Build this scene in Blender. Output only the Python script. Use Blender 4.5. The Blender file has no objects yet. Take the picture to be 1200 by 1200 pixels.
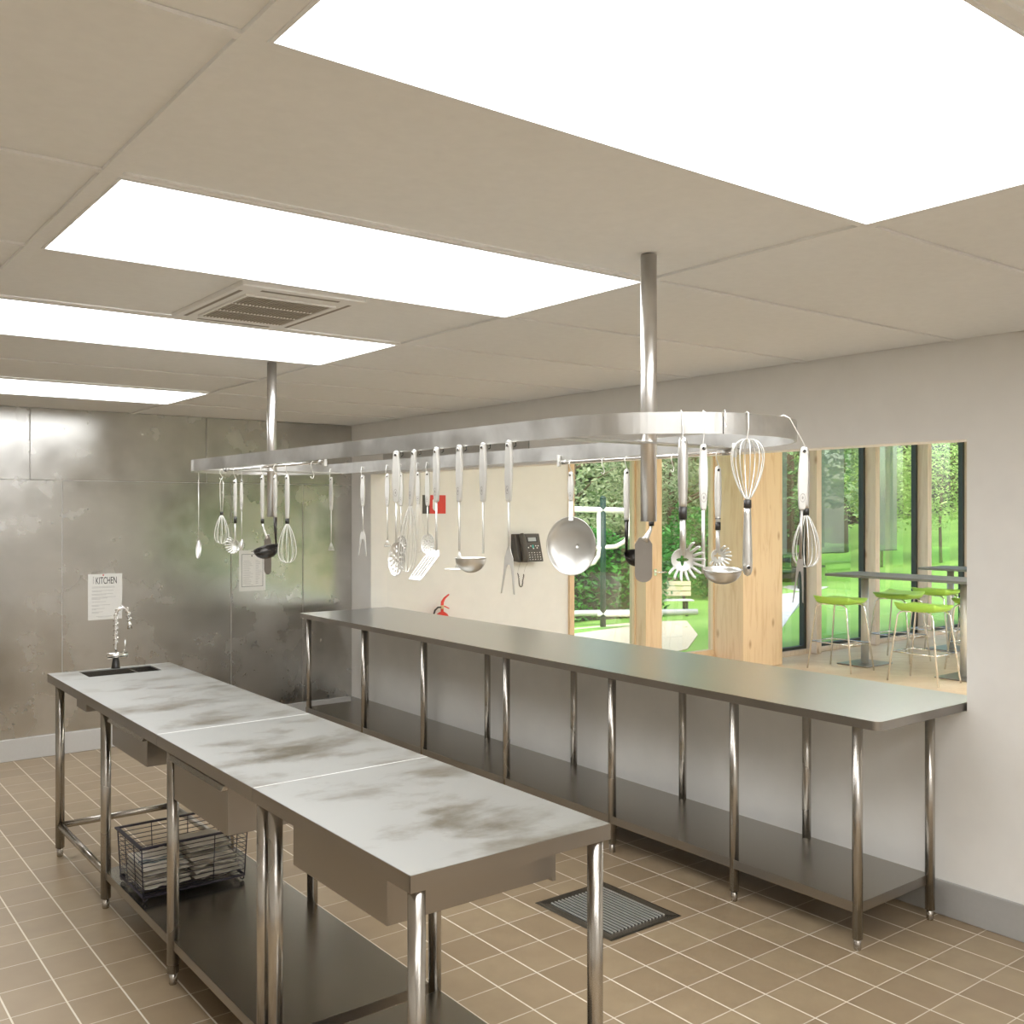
import bpy, math, random
from mathutils import Vector, Matrix
random.seed(7)
PI = math.pi
sc = bpy.context.scene
COL = sc.collection
R = math.radians

# ------------------------------------------------------------------ mesh kit
class MB:
    def __init__(s): s.v=[]; s.f=[]; s.sm=[]
    def add(s, vs, fs, smooth=False):
        n=len(s.v); s.v += [tuple(p) for p in vs]
        for f in fs: s.f.append(tuple(i+n for i in f)); s.sm.append(smooth)
        return s
    def box(s, x0,y0,z0,x1,y1,z1, M=None):
        vs=[Vector((x,y,z)) for z in (z0,z1) for y in (y0,y1) for x in (x0,x1)]
        if M is not None: vs=[M@v for v in vs]
        return s.add(vs, [(0,2,3,1),(4,5,7,6),(0,1,5,4),(2,6,7,3),(0,4,6,2),(1,3,7,5)])
    def tube(s, pts, r, n=10, closed=False, smooth=True):
        pts=[Vector(p) for p in pts]; N=len(pts)
        rs = r if isinstance(r,(list,tuple)) else [r]*N
        T=[]
        for i in range(N):
            if closed: d=pts[(i+1)%N]-pts[i-1]
            elif i==0: d=pts[1]-pts[0]
            elif i==N-1: d=pts[-1]-pts[-2]
            else: d=(pts[i+1]-pts[i]).normalized()+(pts[i]-pts[i-1]).normalized()
            T.append(d.normalized() if d.length>1e-9 else Vector((0,0,1)))
        a=Vector((0,0,1)) if abs(T[0].z)<.9 else Vector((1,0,0))
        U=(a-T[0]*a.dot(T[0])).normalized(); vs=[]
        for i in range(N):
            U=(U-T[i]*U.dot(T[i]))
            U=U.normalized() if U.length>1e-6 else T[i].orthogonal().normalized()
            V=T[i].cross(U)
            for k in range(n):
                t=2*PI*k/n; vs.append(pts[i]+(U*math.cos(t)+V*math.sin(t))*rs[i])
        fs=[]
        for i in range(N if closed else N-1):
            j=(i+1)%N
            for k in range(n):
                l=(k+1)%n; fs.append((i*n+k,i*n+l,j*n+l,j*n+k))
        s.add(vs,fs,smooth)
        if not closed:
            b=len(s.v)-N*n
            s.f.append(tuple(b+k for k in reversed(range(n)))); s.sm.append(False)
            s.f.append(tuple(b+(N-1)*n+k for k in range(n))); s.sm.append(False)
        return s
    def lathe(s, prof, c=(0,0,0), n=24, M=None, smooth=True):
        vs=[]; N=len(prof)
        for r,z in prof:
            for k in range(n):
                t=2*PI*k/n; vs.append(Vector((r*math.cos(t),r*math.sin(t),z)))
        if M is not None: vs=[M@v for v in vs]
        vs=[v+Vector(c) for v in vs]
        fs=[(i*n+k,i*n+(k+1)%n,(i+1)*n+(k+1)%n,(i+1)*n+k) for i in range(N-1) for k in range(n)]
        return s.add(vs,fs,smooth)
    def prism(s, poly, y0, y1, M=None, smooth=False):
        """poly of (x,z), extruded along y"""
        n=len(poly); vs=[Vector((x,y0,z)) for x,z in poly]+[Vector((x,y1,z)) for x,z in poly]
        if M is not None: vs=[M@v for v in vs]
        s.add(vs,[tuple(range(n)),tuple(reversed(range(n,2*n)))])
        b=len(s.v)-2*n
        for k in range(n):
            l=(k+1)%n; s.f.append((b+k,b+n+k,b+n+l,b+l)); s.sm.append(smooth)
        return s
    def grid(s, x0,x1,nx, z0,z1,nz, keep, fn):
        """perforated sheet: cells kept where keep(x,z); fn maps (x,z) to a point"""
        idx={}; vs=[]; fs=[]
        def vid(i,j):
            if (i,j) not in idx:
                idx[(i,j)]=len(vs); vs.append(fn(x0+(x1-x0)*i/nx, z0+(z1-z0)*j/nz))
            return idx[(i,j)]
        for i in range(nx):
            for j in range(nz):
                x=x0+(x1-x0)*(i+.5)/nx; z=z0+(z1-z0)*(j+.5)/nz
                if keep(x,z): fs.append((vid(i,j),vid(i+1,j),vid(i+1,j+1),vid(i,j+1)))
        return s.add(vs,fs,True)
    def build(s, name, mat, parent=None, bevel=0, solid=0, seg=2):
        me=bpy.data.meshes.new(name); me.from_pydata(s.v,[],s.f); me.update()
        me.polygons.foreach_set('use_smooth', s.sm)
        o=bpy.data.objects.new(name,me); COL.objects.link(o); me.materials.append(mat)
        if solid:
            m=o.modifiers.new('s','SOLIDIFY'); m.thickness=solid; m.offset=0
        if bevel:
            m=o.modifiers.new('b','BEVEL'); m.width=bevel; m.segments=seg; m.limit_method='ANGLE'; m.angle_limit=R(40)
        if parent is not None: o.parent=parent
        return o
def tag(o,label,cat,group=None):
    o['label']=label; o['category']=cat
    if group: o['group']=group
    return o
def thing(name,label,cat,loc=(0,0,0),rz=0,group=None):
    o=bpy.data.objects.new(name,None); COL.objects.link(o); o.empty_display_size=.05
    o.location=loc; o.rotation_euler=(0,0,rz)
    return tag(o,label,cat,group)
def struct(o): o['kind']='structure'; return o
def rbox(x0,y0,z0,x1,y1,z1): return MB().box(x0,y0,z0,x1,y1,z1)
def text_mesh(name,body,size,mat,parent,M,depth=.0006,sx=1):
    cu=bpy.data.curves.new(name,'FONT'); cu.body=body; cu.size=size; cu.extrude=depth; cu.align_x='LEFT'
    t=bpy.data.objects.new('tmp',cu); COL.objects.link(t)
    bpy.context.view_layer.update()
    me=bpy.data.meshes.new_from_object(t.evaluated_get(bpy.context.evaluated_depsgraph_get()))
    bpy.data.objects.remove(t); me.transform(M@Matrix.Diagonal((sx,1,1,1)))
    me.materials.clear(); me.materials.append(mat)
    o=bpy.data.objects.new(name,me); COL.objects.link(o); o.parent=parent
    return o

# ------------------------------------------------------------------ materials
class NT:
    def __init__(s,name):
        s.m=bpy.data.materials.new(name); s.m.use_nodes=True; s.t=s.m.node_tree; s.n=s.t.nodes
        s.b=s.n['Principled BSDF']
    def node(s,kind,**k):
        n=s.n.new(kind)
        for a,b in k.items(): setattr(n,a,b)
        return n
    def lk(s,a,b): s.t.links.new(a,b)
    def math(s,op,a,b=None,c=None):
        n=s.node('ShaderNodeMath',operation=op)
        for i,x in enumerate((a,b,c)):
            if x is None: continue
            if isinstance(x,(int,float)): n.inputs[i].default_value=x
            else: s.lk(x,n.inputs[i])
        return n.outputs[0]
    def noise(s,scale,detail=3,rough=.55,vec=None,stretch=None,dist=0):
        n=s.node('ShaderNodeTexNoise'); n.inputs['Scale'].default_value=scale
        n.inputs['Detail'].default_value=detail; n.inputs['Roughness'].default_value=rough
        n.inputs['Distortion'].default_value=dist
        if vec is None: vec=s.node('ShaderNodeTexCoord').outputs['Object']
        if stretch:
            mp=s.node('ShaderNodeMapping'); mp.inputs['Scale'].default_value=stretch; s.lk(vec,mp.inputs['Vector']); vec=mp.outputs[0]
        s.lk(vec,n.inputs['Vector']); return n.outputs['Fac']
    def ramp(s,fac,stops):
        n=s.node('ShaderNodeValToRGB'); e=n.color_ramp.elements
        while len(e)<len(stops): e.new(.5)
        for el,(p,c) in zip(e,stops): el.position=p; el.color=(*c,1) if len(c)==3 else c
        s.lk(fac,n.inputs[0]); return n.outputs['Color']
    def mapr(s,fac,a,b,c,d):
        n=s.node('ShaderNodeMapRange'); n.clamp=True
        for i,x in zip(('From Min','From Max','To Min','To Max'),(a,b,c,d)): n.inputs[i].default_value=x
        s.lk(fac,n.inputs['Value']); return n.outputs[0]
    def mix(s,fac,a,b):
        n=s.node('ShaderNodeMix',data_type='RGBA')
        if isinstance(fac,(int,float)): n.inputs[0].default_value=fac
        else: s.lk(fac,n.inputs[0])
        for i,x in ((6,a),(7,b)):
            if isinstance(x,tuple): n.inputs[i].default_value=(*x,1)
            else: s.lk(x,n.inputs[i])
        return n.outputs[2]
    def bump(s,h,strength=.2,dist=.01):
        n=s.node('ShaderNodeBump'); n.inputs['Strength'].default_value=strength; n.inputs['Distance'].default_value=dist
        s.lk(h,n.inputs['Height']); s.lk(n.outputs[0],s.b.inputs['Normal'])
def plain(name,c,rough=.6,metal=0,bumps=None,**k):
    t=NT(name); b=t.b
    f=t.noise(bumps or 60,2)
    b.inputs['Metallic'].default_value=metal
    t.lk(t.mix(f,tuple(x*.96 for x in c),tuple(min(1,x*1.04) for x in c)),b.inputs['Base Color'])
    b.inputs['Roughness'].default_value=rough
    for a,v in k.items(): b.inputs[a.replace('_',' ')].default_value=v
    return t.m
def steel(name,c0,c1,r0,r1,scale=2.5,stretch=(1,1,1),metal=1,lo=.35,hi=.65,detail=5,fine=True):
    t=NT(name); f=t.noise(scale,detail,.6,stretch=stretch,dist=.4)
    g=t.mapr(f,lo,hi,0,1)
    t.b.inputs['Metallic'].default_value=metal
    t.lk(t.mix(g,c0,c1),t.b.inputs['Base Color'])
    t.lk(t.mapr(g,0,1,r0,r1),t.b.inputs['Roughness'])
    return t.m
M={}
M['wall']=plain('wall_paint',(.87,.85,.81),.75,bumps=8)
M['dining_wall']=plain('dining_paint',(.84,.83,.80),.75,bumps=8)
M['ceil']=plain('ceiling_tile',(.86,.85,.815),.85,bumps=30)
M['tbar']=plain('ceiling_grid',(.86,.85,.815),.6)
M['base']=plain('baseboard_lit',(.64,.63,.61),.45)
M['base_shade']=plain('baseboard_shaded',(.40,.39,.37),.45)  # darker copy of the same baseboard, shade put into the colour
M['steel']=steel('leg_steel',(.47,.44,.40),(.52,.49,.45),.22,.28,1.5,detail=1)
M['lip']=steel('edge_steel',(.36,.335,.305),(.41,.385,.355),.30,.36,1.2,detail=1)
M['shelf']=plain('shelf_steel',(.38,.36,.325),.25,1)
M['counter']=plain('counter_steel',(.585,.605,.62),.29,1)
M['rack']=steel('rack_steel',(.53,.52,.495),(.70,.69,.665),.32,.42,5,detail=4)
M['pole']=steel('pole_steel',(.55,.53,.51),(.80,.78,.75),.26,.36,5,(1,1,.35),detail=3)
M['pale']=steel('pale_handle_steel',(.66,.65,.61),(.70,.69,.65),.42,.5,20,metal=.55)
M['bright']=steel('utensil_steel',(.70,.69,.66),(.74,.73,.70),.32,.38,6,detail=1)
M['wire']=plain('whisk_wire',(.78,.77,.73),.35,.6)
M['hook']=plain('hook_wire',(.88,.87,.83),.35,.7)
M['blk']=plain('black_collar',(.028,.025,.022),.4)
M['bronze']=plain('black_ladle',(.05,.045,.04),.25,.6)
M['dark']=plain('dark_grey_plastic',(.085,.075,.065),.5)
M['red']=plain('red_paint',(.75,.06,.045),.35)
M['white']=plain('white_print',(.85,.85,.83),.6)
M['paper']=plain('paper',(.84,.83,.79),.8)
M['ink']=plain('ink_black',(.05,.05,.05),.8)
M['ink2']=plain('ink_grey',(.55,.54,.52),.8)
M['brass']=plain('brass',(.7,.6,.35),.35,.8)
M['screen']=plain('phone_display',(.35,.38,.38),.2)
M['basket']=plain('basket_wire',(.045,.04,.06),.4,.3)
M['seat']=plain('lime_seat',(.40,.68,.09),.4)
M['chrome']=plain('chrome',(.85,.84,.82),.12,1)
M['tabtop']=plain('bar_table_top',(.20,.20,.20),.5)
M['frame']=plain('black_frame',(.035,.04,.035),.45)
M['green_post']=plain('green_post',(.008,.035,.022),.5)
M['white_bar']=plain('white_bar',(.85,.82,.74),.45)
M['sand']=plain('sand',(.74,.62,.43),.95,bumps=14)
M['path']=plain('path',(.55,.55,.54),.95,bumps=9)
M['bark']=plain('bark',(.13,.085,.055),.9,bumps=12)
M['vent_dark']=plain('vent_dark',(.30,.26,.21),.6)
M['ac']=plain('cassette_plastic',(.87,.85,.81),.5)
M['gap_dark']=plain('painted_gap_dark',(.012,.011,.01),.9)
M['vent_mid']=plain('vent_fin',(.50,.45,.38),.6)
M['plate']=plain('grey_plate',(.50,.49,.46),.5,.3)
M['bench_wood']=plain('bench_wood',(.62,.55,.36),.8,bumps=6)
M['car']=plain('far_dark_paint',(.03,.035,.04),.3)

# frosted, stained table top
t=NT('stained_steel_top')
f=t.noise(3.0,5,.62,stretch=(1.0,1.7,1),dist=.3); g=t.noise(9,4,.6)
st=t.math('ADD',t.math('MULTIPLY',f,.78),t.math('MULTIPLY',g,.22))
k=t.mapr(st,.50,.67,0,.9)
t.b.inputs['Metallic'].default_value=.8
t.lk(t.mix(k,(.42,.42,.40),(.22,.195,.15)),t.b.inputs['Base Color'])
t.lk(t.mapr(k,0,1,.5,.36),t.b.inputs['Roughness']); M['top']=t.m

# patinated steel wall sheets
t=NT('steel_wall_sheet')
f=t.noise(1.1,4,.55,dist=.3); g=t.noise(5,4,.55)
k=t.mapr(t.math('MULTIPLY_ADD',g,.45,t.math('MULTIPLY',f,.6)),.42,.66,0,1)
t.b.inputs['Metallic'].default_value=1
t.lk(t.mix(k,(.68,.67,.645),(.52,.51,.485)),t.b.inputs['Base Color'])
t.lk(t.mapr(k,0,1,.30,.20),t.b.inputs['Roughness']); t.bump(t.noise(4.5,3,.5),.03,.01); M['sheet']=t.m

# quarry tiles
t=NT('quarry_tile_floor')
sx=t.node('ShaderNodeSeparateXYZ'); t.lk(t.node('ShaderNodeTexCoord').outputs['Object'],sx.inputs[0])
u=t.math('DIVIDE',t.math('SUBTRACT',sx.outputs[0],2.168),.1835)
v=t.math('DIVIDE',t.math('SUBTRACT',sx.outputs[1],3.545),.2112)
def edge(q,size,w):
    a=t.math('ABSOLUTE',t.math('SUBTRACT',q,t.math('ROUND',q)))
    n=t.node('ShaderNodeMapRange'); n.interpolation_type='SMOOTHSTEP'
    n.inputs['From Min'].default_value=w/size*.8; n.inputs['From Max'].default_value=w/size*1.15
    n.inputs['To Min'].default_value=1; n.inputs['To Max'].default_value=0
    t.lk(a,n.inputs['Value']); return n.outputs[0]
ex=edge(u,.1835,.0032); ey=t.math('MULTIPLY',edge(v,.2112,.0023),.75)
gr=t.math('MAXIMUM',ex,ey)
cb=t.node('ShaderNodeCombineXYZ'); t.lk(t.math('FLOOR',u),cb.inputs[0]); t.lk(t.math('FLOOR',v),cb.inputs[1])
wn=t.node('ShaderNodeTexWhiteNoise',noise_dimensions='2D'); t.lk(cb.outputs[0],wn.inputs['Vector'])
cl=t.ramp(wn.outputs['Value'],[(0,(.335,.25,.155)),(.5,(.385,.292,.184)),(1,(.41,.318,.20))])
nz=t.noise(7,4,.6)
cl2=t.mix(t.mapr(nz,.3,.7,0,.35),cl,(.27,.19,.12))
t.lk(t.mix(gr,cl2,(.80,.73,.62)),t.b.inputs['Base Color'])
t.lk(t.mapr(gr,0,1,.36,.8),t.b.inputs['Roughness'])
t.bump(t.math('MULTIPLY',gr,-1),.25,.002); M['tile']=t.m

def wood(name,c0,c1,c2,scale=6,axis='Z',rough=.55,knots=True):
    t=NT(name); st={'Z':(1,1,.09),'X':(.09,1,1),'Y':(1,.09,1)}[axis]
    f=t.noise(scale*3,6,.6,stretch=st,dist=.8)
    c=t.ramp(f,[(.25,c1),(.5,c0),(.8,c0)])
    if knots:
        vo=t.node('ShaderNodeTexVoronoi'); vo.inputs['Scale'].default_value=3.2
        mp=t.node('ShaderNodeMapping'); mp.inputs['Scale'].default_value=(1.6,1.6,.75) if axis=='Z' else (1,1,1)
        t.lk(t.node('ShaderNodeTexCoord').outputs['Object'],mp.inputs[0]); t.lk(mp.outputs[0],vo.inputs['Vector'])
        c=t.mix(t.mapr(vo.outputs['Distance'],.04,.16,.8,0),c,c2)
    t.lk(c,t.b.inputs['Base Color']); t.b.inputs['Roughness'].default_value=rough
    t.bump(f,.05,.003); return t.m
M['wood']=wood('window_timber',(.80,.60,.38),(.66,.44,.24),(.42,.22,.10))
M['wood2']=wood('pale_mullion_timber',(.74,.61,.49),(.62,.48,.36),(.42,.27,.17))
# herringbone-like dining boards
t=NT('dining_floor_boards')
br=t.node('ShaderNodeTexBrick'); br.inputs['Scale'].default_value=1; br.inputs['Brick Width'].default_value=.5; br.inputs['Row Height'].default_value=.09
br.inputs['Mortar Size'].default_value=.0012; br.inputs['Color1'].default_value=(.70,.53,.36,1); br.inputs['Color2'].default_value=(.78,.63,.46,1); br.inputs['Mortar'].default_value=(.45,.32,.2,1)
mp=t.node('ShaderNodeMapping'); mp.inputs['Rotation'].default_value=(0,0,R(45)); t.lk(t.node('ShaderNodeTexCoord').outputs['Object'],mp.inputs[0]); t.lk(mp.outputs[0],br.inputs['Vector'])
t.lk(t.mix(t.mapr(t.noise(9,4,.6,stretch=(.3,1,1)),.35,.7,0,.5),br.outputs['Color'],(.60,.44,.28)),t.b.inputs['Base Color']); t.b.inputs['Roughness'].default_value=.38; M['boards']=t.m
def leafmat(name,c0,c1,c2,sc=1.2):
    t=NT(name); f=t.noise(sc,4,.6)
    t.lk(t.ramp(f,[(.3,c0),(.52,c1),(.72,c2)]),t.b.inputs['Base Color']); t.b.inputs['Roughness'].default_value=.6
    tr=t.node('ShaderNodeBsdfTranslucent'); t.lk(t.ramp(f,[(.3,c1),(.7,c2)]),tr.inputs[0])
    mx=t.node('ShaderNodeMixShader'); mx.inputs[0].default_value=.35
    t.lk(t.b.outputs[0],mx.inputs[1]); t.lk(tr.outputs[0],mx.inputs[2]); t.lk(mx.outputs[0],t.n['Material Output'].inputs[0]); return t.m
M['leafA']=leafmat('leaves_mid_green',(.07,.13,.05),(.19,.30,.12),(.42,.54,.26))
M['leafB']=leafmat('leaves_lime',(.22,.36,.09),(.42,.58,.18),(.66,.80,.36),2.5)
M['leafC']=leafmat('leaves_hedge',(.02,.10,.02),(.07,.26,.05),(.20,.48,.10),2)
M['leafD']=leafmat('leaves_olive',(.13,.15,.08),(.32,.36,.19),(.58,.62,.42),1.5)
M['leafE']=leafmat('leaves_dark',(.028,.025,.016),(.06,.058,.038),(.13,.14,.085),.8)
t=NT('lawn'); f=t.noise(.6,3); g=t.noise(30,3)
t.lk(t.mix(t.mapr(g,.3,.7,0,.35),t.ramp(f,[(.3,(.17,.38,.05)),(.7,(.30,.52,.10))]),(.12,.30,.03)),t.b.inputs['Base Color']); t.b.inputs['Roughness'].default_value=.9; M['lawn']=t.m
# towel cloth with a grey stripe
t=NT('towel_cloth'); w=t.node('ShaderNodeTexWave'); w.inputs['Scale'].default_value=260; t.bump(w.outputs['Fac'],.15,.002)
t.lk(t.mix(t.noise(30,2),(.72,.68,.60),(.80,.76,.68)),t.b.inputs['Base Color']); t.b.inputs['Roughness'].default_value=.95; M['towel']=t.m
M['stripe']=plain('towel_stripe',(.20,.24,.25),.95)
# glass, and the grey sheet that imitates its reflections
def glass(name,tint,refl):
    t=NT(name); t.n.remove(t.b); tr=t.node('ShaderNodeBsdfTransparent'); tr.inputs[0].default_value=(*tint,1)
    gl=t.node('ShaderNodeBsdfGlossy'); gl.inputs['Roughness'].default_value=.01
    fr=t.node('ShaderNodeFresnel'); fr.inputs[0].default_value=1.45
    mx=t.node('ShaderNodeMixShader'); t.lk(t.math('MULTIPLY',fr.outputs[0],refl),mx.inputs[0])
    t.lk(tr.outputs[0],mx.inputs[1]); t.lk(gl.outputs[0],mx.inputs[2]); t.lk(mx.outputs[0],t.n['Material Output'].inputs[0]); return t.m
M['glass']=glass('window_glass',(.96,.98,.95),.3)
t=NT('reflection_veil'); tr=t.node('ShaderNodeBsdfTransparent'); mx=t.node('ShaderNodeMixShader'); mx.inputs[0].default_value=.5
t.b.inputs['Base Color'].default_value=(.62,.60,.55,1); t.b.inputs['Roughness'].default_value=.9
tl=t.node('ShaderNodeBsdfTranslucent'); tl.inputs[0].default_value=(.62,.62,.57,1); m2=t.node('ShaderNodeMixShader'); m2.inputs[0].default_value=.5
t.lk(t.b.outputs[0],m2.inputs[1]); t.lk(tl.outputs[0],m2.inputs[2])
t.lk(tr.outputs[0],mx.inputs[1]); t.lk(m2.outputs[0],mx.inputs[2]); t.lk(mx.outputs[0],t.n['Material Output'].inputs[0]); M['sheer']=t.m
t=NT('lit_diffuser'); t.b.inputs['Base Color'].default_value=(.9,.9,.9,1); t.b.inputs['Emission Color'].default_value=(.965,.985,1,1); t.b.inputs['Emission Strength'].default_value=4.2; M['lamp']=t.m
t=NT('added_diffuser_dining'); t.b.inputs['Emission Color'].default_value=(.97,.985,1,1); t.b.inputs['Emission Strength'].default_value=8.5; M['lamp_added']=t.m

# ------------------------------------------------------------------ room shell
XW,XB,YS,ZC=4.089,4.244,7.6,2.475
X0,Y0=-2.2,-2.6
struct(rbox(X0,Y0,-.2,XW+.16,YS+.2,0).build('floor',M['tile']))
struct(rbox(XB,-2.6,-.2,15,7.75,-.004).build('floor_dining',M['boards']))
# right wall with the serving hatch (Y 2.156..7.27, z .895..2.05)
w=MB(); HY0,HY1,HZ0,HZ1=2.156,7.27,.895,2.052
w.box(XW,Y0,0,XB,HY0,2.62); w.box(XW,HY1,0,XB,YS+.1,2.62)
w.box(XW,HY0,0,XB,HY1,HZ0); w.box(XW,HY0,HZ1,XB,HY1,2.62)
struct(w.build('wall_right',M['wall']))
struct(rbox(X0-.15,Y0,0,X0,YS+.1,2.62).build('wall_left',M['wall']))
struct(rbox(X0-.15,Y0-.15,0,XB,Y0,2.62).build('wall_front',M['wall']))
struct(rbox(X0-.15,YS+.008,0,XW,YS+.15,2.62).build('wall_behind_sheets',M['wall']))
# steel sheets
w=MB(); g=.0025
up=[X0,-.995,.274,1.543,2.812,XW]; lowr=[X0,-.756,.5,1.756,3.012,3.631,XW]
for a,b in zip(up[:-1],up[1:]): w.box(a+g,YS,1.965+g,b-g,YS+.006,ZC)
for a,b in zip(lowr[:-1],lowr[1:]): w.box(a+g,YS,.0,b-g,YS+.006,1.965-g)
struct(w.build('wall_back',M['sheet'],bevel=.0015,seg=1))
struct(rbox(X0,YS-.016,0,XW-.016,YS,.152).build('baseboard_back',M['base'],bevel=.004))
struct(rbox(XW-.016,Y0,0,XW,YS,.15).build('baseboard_right',M['base_shade'],bevel=.004))
struct(rbox(X0,Y0,0,X0+.016,YS-.02,.15).build('baseboard_left',M['base'],bevel=.004))
# ceiling: tiles slightly above a flat grid of bars
struct(rbox(X0-.1,Y0-.1,ZC+.10,XW+.05,YS+.1,ZC+.145).build('ceiling',M['ceil']))
gx=[-1.0,.606,2.247]; gy=[-2.3,-1.56,-.8,-.06,.70,1.448,2.205,2.957,3.707,4.483,5.225,5.972,6.76]
lamps=[(0,4),(1,4),(1,6),(1,8),(1,11)]
xs=[X0]+gx+[XW]; ys=[Y0]+gy+[YS]
cells=[(xs[i],xs[i+1],ys[j],ys[j+1],i,j) for i in range(len(xs)-1) for j in range(len(ys)-1)]
lampcells={(2,5),(2,7),(2,9),(2,12),(2,3),(2,1),(1,3)}
w=MB(); b2=.008
for a,b,c,d,i,j in cells:
    if (i,j) in lampcells: continue
    w.box(a+b2,c+b2,ZC+.004,b-b2,d-b2,ZC+.02)
struct(w.build('ceiling_tiles',M['ceil'],bevel=0))
w=MB()
for x in gx: w.box(x-.02,Y0,ZC-.004,x+.02,YS,ZC+.004)
for y in gy:
    for a,b in zip(xs[:-1],xs[1:]): w.box(a+.02,y-.011,ZC-.0035,b-.02,y+.011,ZC+.003)
struct(w.build('trim_1',M['tbar']))
names={(2,5):'large glowing ceiling panel nearest the camera',(2,7):'bright ceiling panel in front of the air vent',
 (2,9):'bright ceiling panel just behind the air vent',(2,12):'farthest bright ceiling panel, by the steel wall',
 (2,3):'unseen ceiling panel above the camera, added for light',(2,1):'unseen ceiling panel at the near end of the kitchen, added for light',(1,3):'unseen ceiling panel left of the camera, added for light'}  # these three are out of view, added for light and reflections
for a,b,c,d,i,j in cells:
    if (i,j) not in lampcells: continue
    e=.016
    r=thing('ceiling_light',names[(i,j)],'ceiling light',((a+b)/2,(c+d)/2,ZC),0,'rectangular light panels set in the ceiling grid')
    hx,hy=(b-a)/2-e-.004,(d-c)/2-.011
    MB().box(-hx+.008,-hy+.008,.004,hx-.008,hy-.008,.02).build('diffuser',M['lamp'],r)
    fm=MB()
    for q in ((-hx,-hy,hx,-hy+.008),(-hx,hy-.008,hx,hy),(-hx,-hy+.008,-hx+.008,hy-.008),(hx-.008,-hy+.008,hx,hy-.008)):
        fm.box(q[0],q[1],-.006,q[2],q[3],.02)
    fm.build('frame',M['white'],r)
# plate over the hatch
tag(rbox(XW-.012,5.14,2.156,XW-.001,7.05,2.30).build('wall_plate',M['plate'],bevel=.002),'flat grey metal plate on the cream wall above the serving hatch','wall plate')

# ------------------------------------------------------------------ dining room shell
YD=7.45
struct(rbox(XB,YD,0,6.415,YD+.15,3.3).build('wall_dining_back',M['dining_wall']))
w=MB(); w.box(15,-2.75,0,15.15,7.75,.3); w.box(15,-2.75,2.95,15.15,7.75,3.3); w.box(15,-2.75,.3,15.15,-1.9,2.95); w.box(15,7.2,.3,15.15,7.75,2.95)
struct(w.build('wall_dining_far',M['dining_wall']))
w=MB()  # unseen far glazing, added to let cool daylight in
for y in (-1.9,-.39,1.12,2.63,4.14,5.65,7.12): w.box(15.02,y,.3,15.12,y+.08,2.95)
w.box(15.02,-1.9,.3,15.12,7.2,.36)
wf=struct(w.build('window_8',M['wood2'])); rbox(15.06,-1.86,.33,15.066,7.16,2.93).build('pane',M['glass'],wf)
for x in (6.2,9.6,13.0):  # panels out of view, added to brighten the dining room
    for y in (.2,3.6):
        r=thing('ceiling_light','unseen square light panel added to brighten the dining room','ceiling light',(x,y,3.15),0,'light panels added out of view to brighten the dining room')
        rbox(-.58,-.58,-.012,.58,.58,-.004).build('diffuser',M['lamp_added'],r)
        MB().box(-.62,-.62,-.02,-.58,.62,0).box(.58,-.62,-.02,.62,.62,0).box(-.58,-.62,-.02,.58,-.58,0).box(-.58,.58,-.02,.58,.62,0).build('frame',M['white'],r)
w=MB(); w.box(XB,-2.75,0,15,-2.6,.08); w.box(XB,-2.75,3.0,15,-2.6,3.3); w.box(XB,-2.75,.08,5.0,-2.6,3.0)
struct(w.build('wall_dining_near',M['dining_wall']))
w=MB()
for x in (5.0,6.6,8.2,9.8,11.4,13.0,14.9): w.box(x,-2.74,.08,x+.09,-2.62,3.0)
wf=struct(w.build('window_9',M['wood2'])); rbox(5.05,-2.69,.09,14.95,-2.684,2.99).build('pane',M['glass'],wf)
struct(rbox(X0-.3,-2.9,3.15,15.3,7.85,3.3).build('ceiling_dining',M['dining_wall']))
struct(rbox(XB-.155,-2.6,2.62,XB,7.6,3.15).build('wall_dining_upper',M['dining_wall']))
ZT=3.1
def window(n,x0,x1,zb,mat,label=None,fr=.05,black=False):
    f=MB(); y0,y1=YD+.0,YD+.07
    f.box(x0,y0,zb-fr,x1,y1,zb); f.box(x0,y0,ZT-fr,x1,y1,ZT); f.box(x0,y0,zb,x0+.02,y1,ZT-fr); f.box(x1-(.045 if black else .02),y0,zb,x1,y1,ZT-fr)
    o=struct(f.build('window_%d'%n,mat)); g_=rbox(x0+.015,YD+.03,zb-.01,x1-.015,YD+.036,ZT-.02).build('pane',M['glass'],o)
    return o
def post(n,x0,x1,d,mat,z0=0,z1=3.15,extra=.07):
    return struct(rbox(x0,YD-d,z0,x1,YD+extra,z1).build('trim_%d'%n,mat,bevel=.004))
post(2,6.415,6.475,.03,M['wood'])
window(1,6.475,7.35,.18,M['wood']); post(3,7.35,7.59,.15,M['wood'])
door=window(2,7.59,8.585,.18,M['wood']); door.name='door_1'
post(4,8.585,9.27,.41,M['wood'])
post(5,6.475,8.585,.02,M['wood'],0,.13)
for k,(x0,x1) in enumerate(((9.27,10.28),(10.38,11.54),(11.64,12.80),(12.90,14.06),(14.16,15.0))):
    window(3+k,x0,x1,.085,M['frame'],fr=.035,black=True)
    if k<4: post(6+k,x1,x1+.10,.15,M['wood2'])
post(10,9.27,15,.05,M['wood2'],-.004,.05)
# door handle on the timber post
h=thing('door_handle','short steel lever handle on the wooden post between the two left windows','door handle',(7.50,YD-.15,1.10))
rbox(-.04,-.012,-.035,.0,0,.035).build('backplate',M['chrome'],h,bevel=.002)
MB().tube([(-.02,-.012,0),(-.02,-.05,0),(.11,-.05,0)],.009,8).build('lever',M['chrome'],h)
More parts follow.
